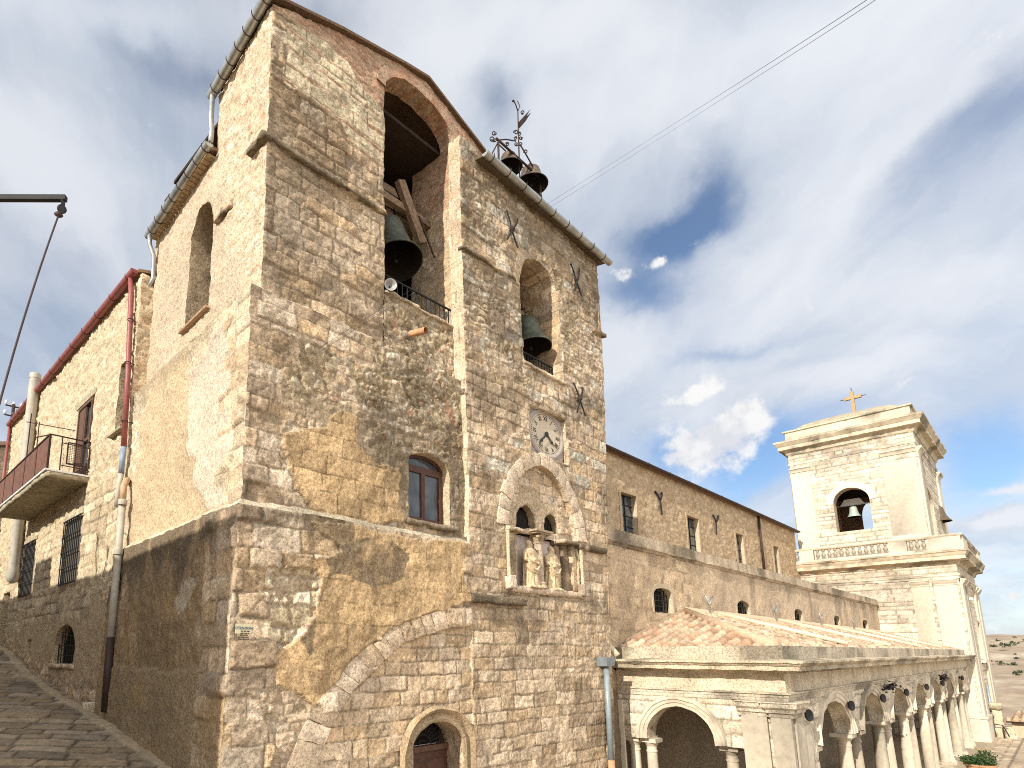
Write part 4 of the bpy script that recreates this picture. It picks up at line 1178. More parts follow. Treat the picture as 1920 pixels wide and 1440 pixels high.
def text_mesh(body, size, ext=.004):
    cu = bpy.data.curves.new('lettering', 'FONT'); cu.body = body; cu.size = size; cu.align_x = 'CENTER'; cu.align_y = 'CENTER'; cu.extrude = ext
    o = bpy.data.objects.new('lettering', cu); COL.objects.link(o); dg = bpy.context.evaluated_depsgraph_get()
    me = bpy.data.meshes.new_from_object(o.evaluated_get(dg)); bpy.data.objects.remove(o); me.name = 'lettering'; return me


from mathutils import Matrix
# clock
CKY = YL + .15; cc = oY(1023, 814.5, CKY); ccx, ccz = cc[0], cc[2]; RX, RZ = .80, .640  # dial stretched sideways into an ellipse that fits the image
clock = thing('clock', 'oval pale clock face with roman numerals set in a square stone recess above the niche', 'clock', (ccx, CKY, ccz - RZ))
MB().box((CX0 - .02, CKY, CZ0 - .02), (CX1 + .02, CKY + .05, CZ1 + .02)).build('clock_plate', 'clock_stone', clock)
def ell(rx, rz, y, n=64): return [(ccx + rx * math.cos(2 * math.pi * k / n), y, ccz + rz * math.sin(2 * math.pi * k / n)) for k in range(n)]
def rings(rs, name, mat):
    b = MB(); n = 64
    for r, y in rs: b.v += ell(RX * r, RZ * r, y)
    b.f = [(i * n + k, i * n + (k + 1) % n, (i + 1) * n + (k + 1) % n, (i + 1) * n + k) for i in range(len(rs) - 1) for k in range(n)]
    if name == 'dial': b.f.append(tuple(range((len(rs) - 1) * n, len(rs) * n)))
    return b.build(name, mat, clock, 40)
rings([(1.22, CKY + .0), (1.21, CKY - .03), (1.12, CKY - .055), (1.05, CKY - .04), (1.0, CKY - .012)], 'moulded_rim', 'clock_stone')
rings([(1.0, CKY - .004), (.999, CKY - .012), (.2, CKY - .012)], 'dial', 'clock_dial')
for k, t in enumerate(['XII', 'I', 'II', 'III', 'IIII', 'V', 'VI', 'VII', 'VIII', 'IX', 'X', 'XI']):
    me = text_mesh(t, .26); a = math.radians(30 * k)
    me.transform(Matrix.Translation((ccx, CKY - .018, ccz)) @ Matrix.Diagonal((RX, 1, RZ, 1)) @ Matrix.Rotation(a, 4, 'Y') @ Matrix.Translation((0, 0, .74)) @ Matrix.Rotation(math.pi / 2, 4, 'X') @ Matrix.Diagonal((.85, 1.15, 1, 1)))
    link('numeral', me, 'black_paint', clock)
tk = MB()
for k in range(60):
    a = 2 * math.pi * k / 60; x, z = ccx + RX * .925 * math.sin(a), ccz + RZ * .925 * math.cos(a); s = .019 if k % 5 == 0 else .013
    tk.box((x - s, CKY - .02, z - s * .8), (x + s, CKY - .011, z + s * .8))
tk.build('minute_track', 'black_paint', clock)
for ang, L, nm, yy in ((222, .80, 'minute_hand', .05), (136, .66, 'hour_hand', .04)):
    a = math.radians(ang); pr = [(0, .055), (.35 * L, .035), (.62 * L, .03), (.66 * L, .075), (.74 * L, .07), (.82 * L, .03), (L, .008)]
    poly = [(w, r) for r, w in pr] + [(-w, r) for r, w in pr[::-1]]
    f = lambda dy_: (lambda x, z: (ccx + RX * (x * math.cos(a) + z * math.sin(a)), CKY - dy_, ccz + RZ * (-x * math.sin(a) + z * math.cos(a))))
    MB().prism(poly, f(yy), f(yy + .008)).build(nm, 'black_paint', clock)
MB().lathe([(.075, 0), (.075, .05), (.03, .06)], (ccx, CKY - .01, ccz), 16, (0, -1, 0)).build('hub', 'black_paint', clock)
# statues
def statue(name, label, x, y, z, H, turn, beard, arm):
    t = thing(name, label, 'statue', (x, y, z)); b = MB(); n = 40
    prof = [(0, .205, .135), (.03, .21, .14), (.12, .195, .135), (.3, .18, .125), (.45, .185, .13), (.55, .175, .12), (.64, .165, .11), (.72, .19, .115), (.79, .185, .10), (.825, .11, .075), (.845, .055, .055), (.87, .05, .05)]
    hs = np.linspace(0, .87, 44)
    for h in hs:
        rx = np.interp(h, [p[0] for p in prof], [p[1] for p in prof]); ry = np.interp(h, [p[0] for p in prof], [p[2] for p in prof])
        fold = .17 * (1 - min(1, h / .8)) + .03
        for k in range(n):
            a = 2 * math.pi * k / n
            w = 1 + fold * (math.sin(9 * a + 5 * h * arm + 1.2 * math.sin(7 * h)) * .6 + math.sin(15 * a - 9 * h) * .4) + .05 * math.sin(22 * h - 2.2 * a * arm) * (h > .3)
            sway = .02 * math.sin(3 * h + arm)
            b.v.append((x + H * (rx * w * math.cos(a) * 1.12 + sway), y + H * ry * w * math.sin(a), z + H * (h + .03)))
    b.f = [(i * n + k, i * n + (k + 1) % n, (i + 1) * n + (k + 1) % n, (i + 1) * n + k) for i in range(len(hs) - 1) for k in range(n)] + [tuple(range(n))[::-1], tuple((len(hs) - 1) * n + k for k in range(n))]
    hx, hy, hz = x + H * .02 * math.sin(2.6 + arm), y - H * .01, z + H * .945
    fx, fy = math.sin(turn), -math.cos(turn)
    def ball(c, r, sx=1, sy=1, sz=1):
        b.lathe([(1e-3, -r * sz)] + [(r * math.cos(q), r * sz * math.sin(q)) for q in np.linspace(-1.3, 1.3, 9)] + [(1e-3, r * sz)], c, 14)
    ball((hx, hy, hz), H * .062, sz=1.28); ball((hx - fx * H * .022, hy - fy * H * .022, hz + H * .02), H * .064, sz=1.1)
    ball((hx + fx * H * .062, hy + fy * H * .062, hz - H * .002), H * .013, sz=1.8)
    if beard: ball((hx + fx * H * .045, hy + fy * H * .045, hz - H * .055), H * .035, sz=1.5)
    for s in (-1, 1):
        sh = Vector((x + s * H * .19, y - H * .01, z + H * .775)); el = Vector((x + s * H * .245, y - H * .05, z + H * .60))
        ha = Vector((x - s * H * (.02 if s * arm > 0 else .10), y - H * .15, z + H * (.60 if s * arm > 0 else .53)))
        b.tube([sh, sh.lerp(el, .5), el, el.lerp(ha, .5), ha], [H * .052, H * .055, H * .05, H * .042, H * .03], 10)
        ball(tuple(ha), H * .035)
    # mantle across the body
    mt = [(x + H * (.20 - .40 * q) * 1.05, y - H * (.125 + .03 * math.sin(math.pi * q)), z + H * (.52 - .20 * math.sin(math.pi * q * .9) + .1 * q)) for q in np.linspace(0, 1, 12)]
    for d in range(3): b.tube([(p[0], p[1] + H * .02 * d, p[2] - H * .055 * d) for p in mt], H * (.026 - .004 * d), 8)
    for s in (-1, 1): b.tube([(x + s * H * .08, y - H * .07, z + H * .02), (x + s * H * .10, y - H * .20, z + H * .012)], [H * .04, H * .028], 8)
    b.box((x - H * .24, y - H * .17, z - .02), (x + H * .24, y + H * .12, z + H * .03))
    o = b.build('figure', 'statue_stone', t, True)
    m = o.modifiers.new('remesh', 'REMESH'); m.mode = 'VOXEL'; m.voxel_size = .011; m.use_smooth_shade = True
    return t
sp = oY(993, 1098, 9.72); s2 = oY(1034, 1103, 9.74)
statue('statue', 'pale stone statue of a robed saint looking aside, left of the column in the niche', 14.10, 9.70, 1.73, 1.27, .9, False, 1)
statue('statue', 'pale stone statue of a bearded robed saint, right of the column in the niche', 15.20, 9.74, 1.73, 1.25, .5, True, -1)


# bells
def bell(name, label, mat, c, r, h, yoke=None, tilt=0, cat='bell', group=None):
    """c: centre of the mouth"""
    t = thing(name, label, cat, c, group); x, y, z = [float(q) for q in c]
    pr = [(r, 0), (r * .99, .03 * h), (r * .90, .10 * h), (r * .78, .22 * h), (r * .68, .38 * h), (r * .61, .58 * h), (r * .57, .76 * h), (r * .52, .88 * h), (r * .40, .96 * h), (r * .15, 1.0 * h)]
    inner = [(r * .10, .93 * h), (r * .46, .84 * h), (r * .56, .55 * h), (r * .72, .22 * h), (r * .92, .02 * h)]
    b = MB().lathe(pr[::-1] + [(r * .965, -.005)], (x, y, z), 32, close=False); b.build('bell_body', mat, t, 60)
    MB().lathe([(r * .964, -.004)] + inner[::-1], (x, y, z), 32, close=False).build('bell_inside', 'dark_room', t, 60)  # near-black inside surface paints in the shade of the bell mouth
    MB().tube([(x, y, z + .8 * h), (x, y, z + .05 * h)], .022 * max(1, r * 2), 8).lathe([(.001, -.07), (.06, -.03), (.06, .03), (.001, .07)], (x, y, z + .03 * h), 10).build('clapper', 'iron', t, 60)
    if yoke: yoke(t, x, y, z + h)
    if tilt: t.rotation_euler = (math.radians(-tilt), 0, 0)
    return t
def timber_yoke(t, x, y, z):
    b = MB()
    for dx, dz, L, w, tl in ((.1, .14, 1.7, .42, .0), (.06, .50, 1.55, .46, .06), (-.02, .86, 1.25, .44, -.05), (.1, 1.2, .9, .4, .05)):
        b.hexa([(x + dx - L / 2, y - w / 2, z + dz - .16), (x + dx + L / 2, y - w / 2, z + dz - .16 + tl), (x + dx + L / 2, y + w / 2, z + dz - .16 + tl), (x + dx - L / 2, y + w / 2, z + dz - .16),
                (x + dx - L / 2 + .1, y - w / 2, z + dz + .15), (x + dx + L / 2 - .12, y - w / 2, z + dz + .15 + tl), (x + dx + L / 2 - .12, y + w / 2, z + dz + .15 + tl), (x + dx - L / 2 + .1, y + w / 2, z + dz + .15)])
    b.wobble(1.5).build('wooden_yoke', 'timber', t)
    s = MB()
    for dx in (-.18, .18): s.tube([(x + dx, y - .2, z - .05), (x + dx, y - .22, z + 1.0), (x + dx, y + .22, z + 1.0), (x + dx, y + .2, z - .05)], .022, 6)
    s.build('straps', 'iron', t)
by = 11.0; bc = oY(742, 492, by); br_ = oY(779, 492, by)[0] - bc[0]; bz = oY(745, 402, by)[2]
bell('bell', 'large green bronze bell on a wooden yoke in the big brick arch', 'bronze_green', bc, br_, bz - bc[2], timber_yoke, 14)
MB().bar((AX0 - .4, by, bz + .3), (AX1 + .6, by, bz + .3), .16, .2).build('bell_beam', 'timber', tower)
MB().bar((10.35, YU + .9, bz + 1.0), (11.2, YU + .9, bz - .55), .16, .3).build('bell_prop', 'timber', tower)
MB().bar((10.75, YU + .55, bz - .1), (11.30, YU + .5, bz - 1.15), .03, .05).build('bell_lever', 'rust', tower)
def iron_yoke(t, x, y, z):
    b = MB().bar((x - .75, y, z + .12), (x + .75, y, z + .12), .12, .16); b.build('headstock', 'timber', t)
    s = MB()
    for dx in (-.12, .12): s.tube([(x + dx, y - .1, z - .05), (x + dx, y - .12, z + .3), (x + dx, y + .12, z + .3), (x + dx, y + .1, z - .05)], .018, 6)
    s.build('straps', 'iron', t)
b2 = oY(995, 655, 10.35); r2 = oY(1017, 655, 10.35)[0] - b2[0]
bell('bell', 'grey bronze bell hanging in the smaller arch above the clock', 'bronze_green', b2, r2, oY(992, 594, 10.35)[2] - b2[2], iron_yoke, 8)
b3 = (7.0, 12.95, 9.2)
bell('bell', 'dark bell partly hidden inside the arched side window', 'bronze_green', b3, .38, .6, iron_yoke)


def railing(parent, a, b, h, n, name='railing'):
    a, b = Vector(a), Vector(b); m = MB(); up = Vector((0, 0, h))
    m.bar(a + up, b + up, .045, .03)
    m.bar(a + Vector((0, 0, .06)), b + Vector((0, 0, .06)), .03, .02)
    for k in range(n + 1):
        p = a.lerp(b, k / n); m.bar(p, p + up, .022 if k not in (0, n) else .035)
    return m.build(name, 'iron', parent)
railing(tower, (AX0 + .02, YU + .12, 8.64), (AX1 - .02, YU + .12, 8.66), .50, 15)
railing(tower, (14.08, YL + .35, 8.34), (16.15, YL + .35, 8.34), .62, 14)

# loudspeaker
lp = oY(731, 537, 9.98); lr = .145
ls = thing('loudspeaker', 'small grey horn loudspeaker on the sill of the big arch', 'loudspeaker', (lp[0], lp[1], lp[2] - .13))
ax = (-.45, -.8, -.1)
MB().lathe([(.03, -.16), (.035, -.06), (.06, .0), (.12, .07), (lr + .01, .10), (lr, .10), (.11, .06), (.05, .0), (.02, -.03)], lp, 24, ax, False).build('horn', 'speaker_grey', ls, 50)
MB().lathe([(.055, -.26), (.06, -.24), (.06, -.15), (.03, -.13)], lp, 14, ax).build('driver', 'speaker_grey', ls, 40)
MB().bar((lp[0] + .04, lp[1] + .1, lp[2] - .18), (lp[0] + .06, lp[1] + .12, lp[2]), .03).build('bracket', 'iron', ls)


# iron wall anchors
def anchor(label, bars, Y, w=.04, group='crossed iron wall anchors on the tower', name='wall_anchor', knot=True):
    P = [[oY(x, y, Y - .05) for x, y in bl] for bl in bars]; c = np.mean([p for bl in P for p in bl], 0)
    t = thing(name, label, 'wall anchor', (c[0], Y - .02, min(p[2] for bl in P for p in bl)), group)
    for k, bl in enumerate(P):
        m = MB(); q = [Vector(bl[0])]
        for a, b in zip(bl[:-1], bl[1:]):
            for s in (.5, 1): q.append(Vector(a).lerp(Vector(b), s) + Vector((0, -.03 - .03 * k, 0)))
        for a, b in zip(q[:-1], q[1:]): m.bar(a, b + (b - a).normalized() * .01, w, w * .8, (0, 1, 0))
        m.build('iron_bar', 'iron', t)
    if knot:
        m = MB().lathe([(.09, 0), (.085, .06), (.03, .12)], (c[0], Y - .03, c[2]), 10, (0, -1, 0)); m.build('tie_rod_end', 'rust', t, 40)
    return t
anchor('rusty crossed iron anchor left of the smaller bell arch, under the gutter', [[(950, 394), (958, 432), (969, 465)], [(971, 411), (960, 430), (948, 450)]], YL)
anchor('rusty crossed iron anchor right of the smaller bell arch', [[(1070, 494), (1079, 527), (1089, 556)], [(1086, 503), (1080, 525), (1075, 546)]], YL)
anchor('rusty crossed iron anchor up and right of the clock', [[(1075, 717), (1085, 748), (1096, 780)], [(1093, 726), (1085, 748), (1079, 774)]], YL)

# iron bell frame with weather vane on the tower roof
FY_ = 10.35
def fp(x, y, dy_=0): return oY(900 + x / 6.545, 180 + y / 6.545, FY_ + dy_)
fb = fp(480, 1150)
bf = thing('bell_stand', 'rusty wrought iron bell stand with scrolls and a weather vane on the tower roof', 'bell stand', fb)
def rod(pts, r=.022, name='frame_bar', dy_=0): return MB().tube([fp(x, y, dy_) for x, y in pts], r, 7).build(name, 'rust', bf, True)
rod([(225, 560), (235, 1000)], .035, 'post'); rod([(215, 580), (115, 770), (80, 830)], .022); rod([(735, 960), (745, 1200), (775, 1400)], .035, 'post')
rod([(200, 520), (460, 755), (730, 1000)], .04); rod([(235, 600), (480, 830), (740, 1075)], .024, dy_=.5); rod([(235, 540), (320, 532), (440, 552)], .022)
rod([(500, 610), (560, 710), (640, 850), (720, 985)], .025); rod([(470, 400), (480, 720), (490, 1200)], .024, 'centre_post'); rod([(390, 970), (560, 1110), (740, 1220)], .03)
rod([(655, 1245), (700, 1220), (745, 1225)], .03); rod([(370, 990), (440, 1060), (400, 1030)], .015)
va = MB().tube([fp(465, 170), fp(470, 420)], .02, 7); va.tube([fp(410, 50), fp(440, 110), fp(462, 178)], .02, 6).tube([fp(458, 60), fp(490, 125), fp(470, 178)], .014, 6)
vpole = va.build('vane_pole', 'rust', bf, True)
MB().prism([(470, 325), (622, 158), (572, 245), (630, 198), (560, 310), (478, 402)], lambda x, y: fp(x, y, 0), lambda x, y: fp(x, y, .02)).build('vane_flag', 'rust', vpole)
for k, (x, y, r) in enumerate([(172, 455, 30), (150, 525, 34), (185, 545, 24), (440, 445, 30), (480, 465, 26), (432, 515, 22), (500, 515, 22), (445, 590, 24), (500, 590, 24), (560, 683, 26), (335, 592, 24), (640, 890, 22), (740, 1000, 26), (785, 1110, 28), (525, 200, 26), (410, 62, 14)]):
    MB().tube([fp(x + r * (1 - .06 * s) * math.cos(s * .75 + k), y + r * (1 - .06 * s) * math.sin(s * .75 + k)) for s in range(11)], .017, 6).build('scroll', 'rust', bf, True)
for x, y, r, ytop, lab in ((357, 870, 112, 690, 'upper small brown bell hung in the iron frame on the tower roof'), (628, 1085, 134, 935, 'lower small brown bell hung in the iron frame, nearest the gutter')):
    c = fp(x, y + 10, .25); rr = (fp(x + r, y, .25) - fp(x - r, y, .25))[0] / 2 * .86
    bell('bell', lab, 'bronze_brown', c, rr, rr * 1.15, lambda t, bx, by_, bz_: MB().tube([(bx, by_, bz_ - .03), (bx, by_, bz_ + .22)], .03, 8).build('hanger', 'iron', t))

# warning sign
sg = [oY(x, y, YL - .13) for x, y in ((440, 1169), (471.5, 1170), (470.5, 1188.5), (439, 1187.5))]
x0, x1, z0, z1 = sg[3][0] + .02, sg[2][0], sg[3][2], sg[0][2]
sign = thing('warning_sign', 'small cream sign with blue heading on the corner stones of the tower', 'sign', ((x0 + x1) / 2, YL - .13, z0))
MB().box((x0, YL - .15, z0), (x1, YL - .13, z1)).build('plate', 'sign_plate', sign)
me = text_mesh('ATTENZIONE', .062, .002); me.transform(Matrix.Translation(((x0 + x1) / 2, YL - .153, z1 - .075)) @ Matrix.Rotation(math.pi / 2, 4, 'X')); link('heading', me, 'sign_blue', sign)
R_ = random.Random(5)
for k in range(5):
    m = MB(); x = x0 + .04 + (.05 if k < 3 else 0); z = z1 - .125 - .034 * k
    while x < x1 - .07:
        w = R_.uniform(.02, .06); m.box((x, YL - .153, z - .008), (min(x + w, x1 - .04), YL - .150, z + .008)); x += w + .012
    m.build('small_print', 'iron', sign)

# overhead cables to the tower
for k, (pts, lab) in enumerate((([(583, 662, 9.55), (1040, 397, None), (1634, -6, 5.0)], 'upper of the two thin black cables running up across the sky from the tower'),
                                ([(592, 664, 9.50), (1040, 400, None), (1650, -6, 4.9)], 'lower of the two thin black cables running up across the sky from the tower'))):
    a = Vector(oY(*pts[0][:2], pts[0][2])); b = Vector(oY(*pts[2][:2], pts[2][2])); P = []
    for s in np.linspace(0, 1.15, 40): P.append(a.lerp(b, s) - Vector((0, 0, (.10 + .05 * k) * 4 * s * (1 - s))))
    tag(MB().tube(P, [.0035 + .05 * max(0, s - .22) for s in np.linspace(0, 1.15, 40)], 5).build('overhead_cable', 'wire', None, True, origin=a), lab, 'cable', 'cables above the street')
# ------------------------------------------------------------------ house beside the tower
H0 = 5.5
house = thing('side_house', 'rough stone house with red gutter and balcony joined to the left of the tower', 'house', (H0, 25, -1.2))
def rectYZ(y0, y1, z0, z1): return [(y0, z0), (y0, z1), (y1, z1), (y1, z0)]
bdoor = rectYZ(20.33, 21.85, 5.40, 8.20); winA = rectYZ(20.3, 22.12, 2.14, 4.23); winB = rectYZ(25.95, 27.82, 2.14, 4.18); winR = rectYZ(17.0, 17.9, 6.2, 8.38)
cell = arched(19.95, 22.2, -.36, .05, .80, 14); dway = arched(16.93, 17.5, -1.3, .85, .60, 10); fdoor = rectYZ(29.7, 30.8, .2, 2.5); slit = rectYZ(25.2, 25.7, -.2, .45)
def f_house(u, v, P):
    pal = [C(.56, .45, .305), C(.51, .405, .27), C(.60, .495, .345), C(.46, .36, .235)]
    rb = rubble(u, v, P, 401, .22, pal, C(.50, .40, .265), .09, 1.5, .45)
    a = ashlar(u, v, P, 403, (.26, .36), (.4, .9), .03, .016, .016, pal, C(.34, .26, .17), .06)
    s = rb if False else blend(rb, a, sst(5.2 - v + .8 * (fbm(P, .9, 3, 5) - .5), 0, .5) * sst(fbm(P, .5, 3, 6), .35, .5))
    pl = plaster(P, 405, C(.44, .335, .215), .018); s = blend(s, pl, sst(1.3 - v + 1.6 * (fbm(P, .6, 4, 7) - .5), 0, .5))
    rr = rubble(u, v, P, 407, .26, STONE, MORT * .8, .05, 1.5, .4); s = blend(s, rr, sst(road_z(u) + .7 - v + .8 * (fbm(P, 1, 3, 8) - .5), 0, .3))
    return s
HY0, HY1, HZ = 16.72, 33.4, 10.85
relief('wall', house, fX(H0), [(HY0, -3), (HY0, HZ), (HY1, HZ), (HY1, -3)], [bdoor, winA, winB, winR, cell, dway, fdoor, slit], .06, f_house)
relief('end_wall', house, lambda u, v, h: np.stack([u, HY0 - h, v], 1), [(H0, -3), (H0, HZ), (6.2, HZ), (6.2, -3)], [], .06, lambda u, v, P: rubble(u, v, P, 409, .24, [STONE[1], STONE[0], PALE[1]], MORT, .05, 1.3, .4))
for o_, d_ in ((bdoor, .12), (winA, .16), (winB, .16), (winR, .5), (cell, .35), (dway, .5), (fdoor, .4), (slit, .3)):
    reveal('window_jamb', house, fX(H0), o_, d_, .08, lambda s, d, P: plaster(P, 411, C(.46, .36, .23), .01), closed=True)
for o_, d_, mt in ((winR, .5, 'dark_room'), (cell, .36, 'dark_room'), (dway, .5, 'brown_wood'), (fdoor, .4, 'dark_room'), (slit, .3, 'dark_room')):
    MB().prism(o_, lambda y, z, d_=d_: (H0 + d_ - .03, y, z), lambda y, z, d_=d_: (H0 + d_ + .05, y, z)).build('door' if mt == 'brown_wood' else 'dark_opening', mt, house)
# balcony door, half open
d = MB(); y0, y1, z0, z1 = 20.33, 21.85, 5.40, 8.20
d.box((H0 - .03, y0, z0), (H0 + .10, y0 + .09, z1)).box((H0 - .03, y1 - .09, z0), (H0 + .10, y1, z1)).box((H0 - .03, y0 + .09, z1 - .10), (H0 + .10, y1 - .09, z1))
bd = d.build('balcony_door', 'brown_wood', house)
MB().box((H0 + .08, y0 + .09, z0), (H0 + .10, y1 - .09, z1 - .1)).build('pane', 'window_glass', bd)
lf = MB().bar((H0 + .04, 21.05, z0 + 1.35), (H0 + .04, 21.05, z0 + 1.36), .1); d = MB()
for a, b in (((H0 + .05, 20.45), (H0 - .62, 20.62)), ):
    pass
d = MB().box((H0 + .0, 21.05, z0 + .02), (H0 + .06, 21.15, z1 - .12)).box((H0 + .0, 20.45, z0 + .02), (H0 + .06, 20.53, z1 - .12)).box((H0 + .0, 20.53, z0 + .02), (H0 + .06, 21.05, z0 + .55)).box((H0 + .0, 20.53, z0 + 1.4), (H0 + .06, 21.05, z0 + 1.5)).box((H0 + 0, 21.2, z0 + .02), (H0 + .05, 21.74, z1 - .12))
d.build('door_leaf', 'brown_wood', bd)
MB().box((H0 - .05, 20.0, 8.22), (H0 + .04, 22.1, 8.42)).wobble(.5).build('lintel', 'concrete', house)
for (y0, y1, z0, z1) in ((20.3, 22.12, 2.14, 4.23), (25.95, 27.82, 2.14, 4.18)):
    b = MB(); n = 9
    b.box((H0 + .06, y0 + .05, z0 + .05), (H0 + .10, y1 - .05, z1 - .05))
    w_ = b.build('shutter', 'grey_shutter', house); g = MB()
    for k in range(n + 1): y = y0 + (y1 - y0) * k / n; g.bar((H0 - .06, y, z0 - .02), (H0 - .06, y, z1 + .04), .03)
    for z in np.linspace(z0, z1 + .02, 5): g.bar((H0 - .075, y0 - .03, z), (H0 - .075, y1 + .03, z), .035)
    g.build('window_grille', 'iron', w_)
    MB().box((H0 - .04, y0 - .12, z1 + .06), (H0 + .05, y1 + .12, z1 + .2)).wobble(.5).build('lintel', 'concrete', house)
MB().bar((H0 - .08, 16.95, 6.16), (H0 - .08, 18.05, 6.16), .2, .07).build('window_sill', 'concrete', house)
g = MB()
for k in range(8): y = 20.0 + 2.15 * k / 7; g.bar((H0 + .15, y, -.36), (H0 + .15, y, .05 + .8 * math.sqrt(max(0, 1 - ((y - 21.07) / 1.125) ** 2))), .025)
for z in (-.1, .2, .5): g.bar((H0 + .15, 20.0, z), (H0 + .15, 22.15, z), .02)
g.build('cellar_grille', 'iron', house)
rough_block('cellar_sill', house, (H0 - .06, 19.8, -.5), (H0 + .1, 22.3, -.36), 421, col=STONE[1], amp=.03)
rough_block('door_step', house, (H0 - .35, 16.9, -1.62), (H0 + .3, 17.55, -1.28), 423, col=PALE[0], amp=.03)
# balcony
BY0, BY1, BX, BZ0, BZ1 = 20.05, 27.6, 4.28, 5.22, 5.42
b = MB().box((BX, BY0, BZ0), (H0 + .05, BY1, BZ1)); 
slab = rough_block('balcony_slab', house, (BX, BY0, BZ0), (H0 + .05, BY1, BZ1), 425, 'concrete', C(.4, .35, .25), .12, .035)
MB().box((BX - .03, BY0 - .03, BZ1 - .02), (H0, BY1, BZ1 + .035)).build('slab_edging', 'white_ceramic', slab)
r = MB(); T = 6.55
r.bar((BX + .04, BY0 + .04, T), (BX + .04, BY1, T), .06, .04); r.bar((BX + .04, BY0 + .04, BZ1), (BX + .04, BY0 + .04, T), .06)
for y in (21.6, 23.2, 24.8, 26.4, BY1 - .05): r.bar((BX + .04, y, BZ1), (BX + .04, y, T), .045)
r.bar((BX + .04, BY0 + .04, T), (H0, BY0 + .04, T), .035)
for x in (BX + .38, H0 - .04): r.bar((x, BY0 + .04, BZ1 + .05), (x, BY0 + .04, T), .03)
for z in (BZ1 + .22, BZ1 + .93): r.bar((BX + .38, BY0 + .04, z), (H0 - .04, BY0 + .04, z), .025)
for p, q in (((BX + .55, .30), (BX + .55, .98)), ((BX + 1.02, .30), (BX + 1.02, .98)), ((BX + .55, .30), (BX + 1.02, .30)), ((BX + .55, .98), (BX + 1.02, .98)), ((BX + .78, .06), (BX + .78, .30)), ((BX + .78, .98), (BX + .78, T - BZ1))):
    r.bar((p[0], BY0 + .04, BZ1 + p[1]), (q[0], BY0 + .04, BZ1 + q[1]), .035)
rail = r.build('balcony_railing', 'rust', house)
MB().box((BX + .03, BY0 + .09, BZ1 + .06), (BX + .045, BY1, T - .05)).build('railing_cover', 'brown_cover', rail)
m = MB(); 
for k in range(9):
    m.bar((BX + .57 + .055 * k, BY0 + .04, BZ1 + .30), (BX + .57 + .055 * k, BY0 + .04, BZ1 + .98), .008)
for k in range(12): m.bar((BX + .55, BY0 + .04, BZ1 + .33 + .055 * k), (BX + 1.02, BY0 + .04, BZ1 + .33 + .055 * k), .008)
m.build('railing_mesh', 'rust', rail)
m = MB().tube([(BX + .05, BY0 + .1, T), (BX + .1, 22.5, T + .55)], .02, 6).tube([(H0, 22.2, 7.55), (BX, 23.6, 7.95)], .015, 6).tube([(BX + .05, 23.2, T), (BX + .05, 23.2, T + 1.6)], .02, 6).tube([(BX + .4, 23.6, T), (BX + .4, 23.6, T + 1.5)], .018, 6)
m.build('clothes_poles', 'rust', rail)
# roof edge, gutter and pipes
gutter(house, (H0 - .16, HY0 + .05, 10.92), (H0 - .16, HY1, 10.92), .13, 12, 'red_paint')
MB().hexa([(H0 - .1, HY0, 10.86), (14, HY0, 13.2), (14, HY1, 13.2), (H0 - .1, HY1, 10.86), (H0 - .1, HY0, 10.95), (14, HY0, 13.3), (14, HY1, 13.3), (H0 - .1, HY1, 10.95)]).build('roof', 'tile', house, col=stonecol(C(.40, .25, .15), 9, .8))
px_ = lambda x, y, X=5.36: tuple(oX(x, y, X))
MB().tube([(H0 - .16, 17.15, 10.85), px_(246, 555), px_(240, 700), px_(232, 838)], .075, 12).build('downpipe', 'red_paint', house, True)
MB().tube([px_(232, 838), px_(227, 888)], .075, 12).build('downpipe', 'blue_pipe', house, True)
MB().tube([px_(227, 888), px_(222, 925), px_(219, 950)], .07, 12).build('downpipe', 'grey_pipe', house, True)
MB().tube([px_(240, 900, 5.5), px_(236, 903, 5.35), px_(232, 912, 5.28), px_(230, 940, 5.26)], .085, 12).build('pipe_elbow', 'orange_pipe', house, True)
MB().tube([px_(230, 938, 5.26), px_(221, 1050, 5.26), px_(215, 1110, 5.22), px_(207, 1196, 5.2)], .092, 14).build('downpipe', 'grey_pipe', house, True)
MB().tube([px_(207, 1195, 5.2), px_(197, 1335, 5.2)], .10, 14).build('downpipe', 'dark_brown_pipe', house, True)
for q in ((230, 942), (222, 1035), (216, 1078), (214, 1095)):
    c = px_(*q, 5.25); MB().lathe([(.11, -.07), (.115, -.05), (.115, .05), (.11, .07)], c, 14).build('pipe_collar', 'grey_pipe', house, 40)
for q in ((245, 600), (240, 680), (234, 790), (226, 1000)):
    c = px_(*q, 5.33); MB().tube([(c[0] + .08 * math.cos(t), c[1] + .08 * math.sin(t), c[2]) for t in np.linspace(0, 6.28, 12)], .012, 5).tube([(c[0] + .08, c[1], c[2]), (H0 + .1, c[1], c[2])], .012, 5).build('pipe_bracket', 'iron', house)
MB().tube([(H0 - .14, HY1 - .1, 10.85), (H0 - .14, HY1 - .1, 4)], .07, 10).build('downpipe', 'red_paint', house, True)
MB().lathe([(.21, 0), (.21, 8.3), (.225, 8.31), (.225, 8.5), (.20, 8.55), (.19, 8.5)], (H0 - .25, 28.2, 3.15), 20).lathe([(.05, -.45), (.18, -.38), (.26, -.2), (.25, 0)], (H0 - .25, 28.2, 3.15), 18).build('flue_pipe', 'grey_pipe', house, 40)

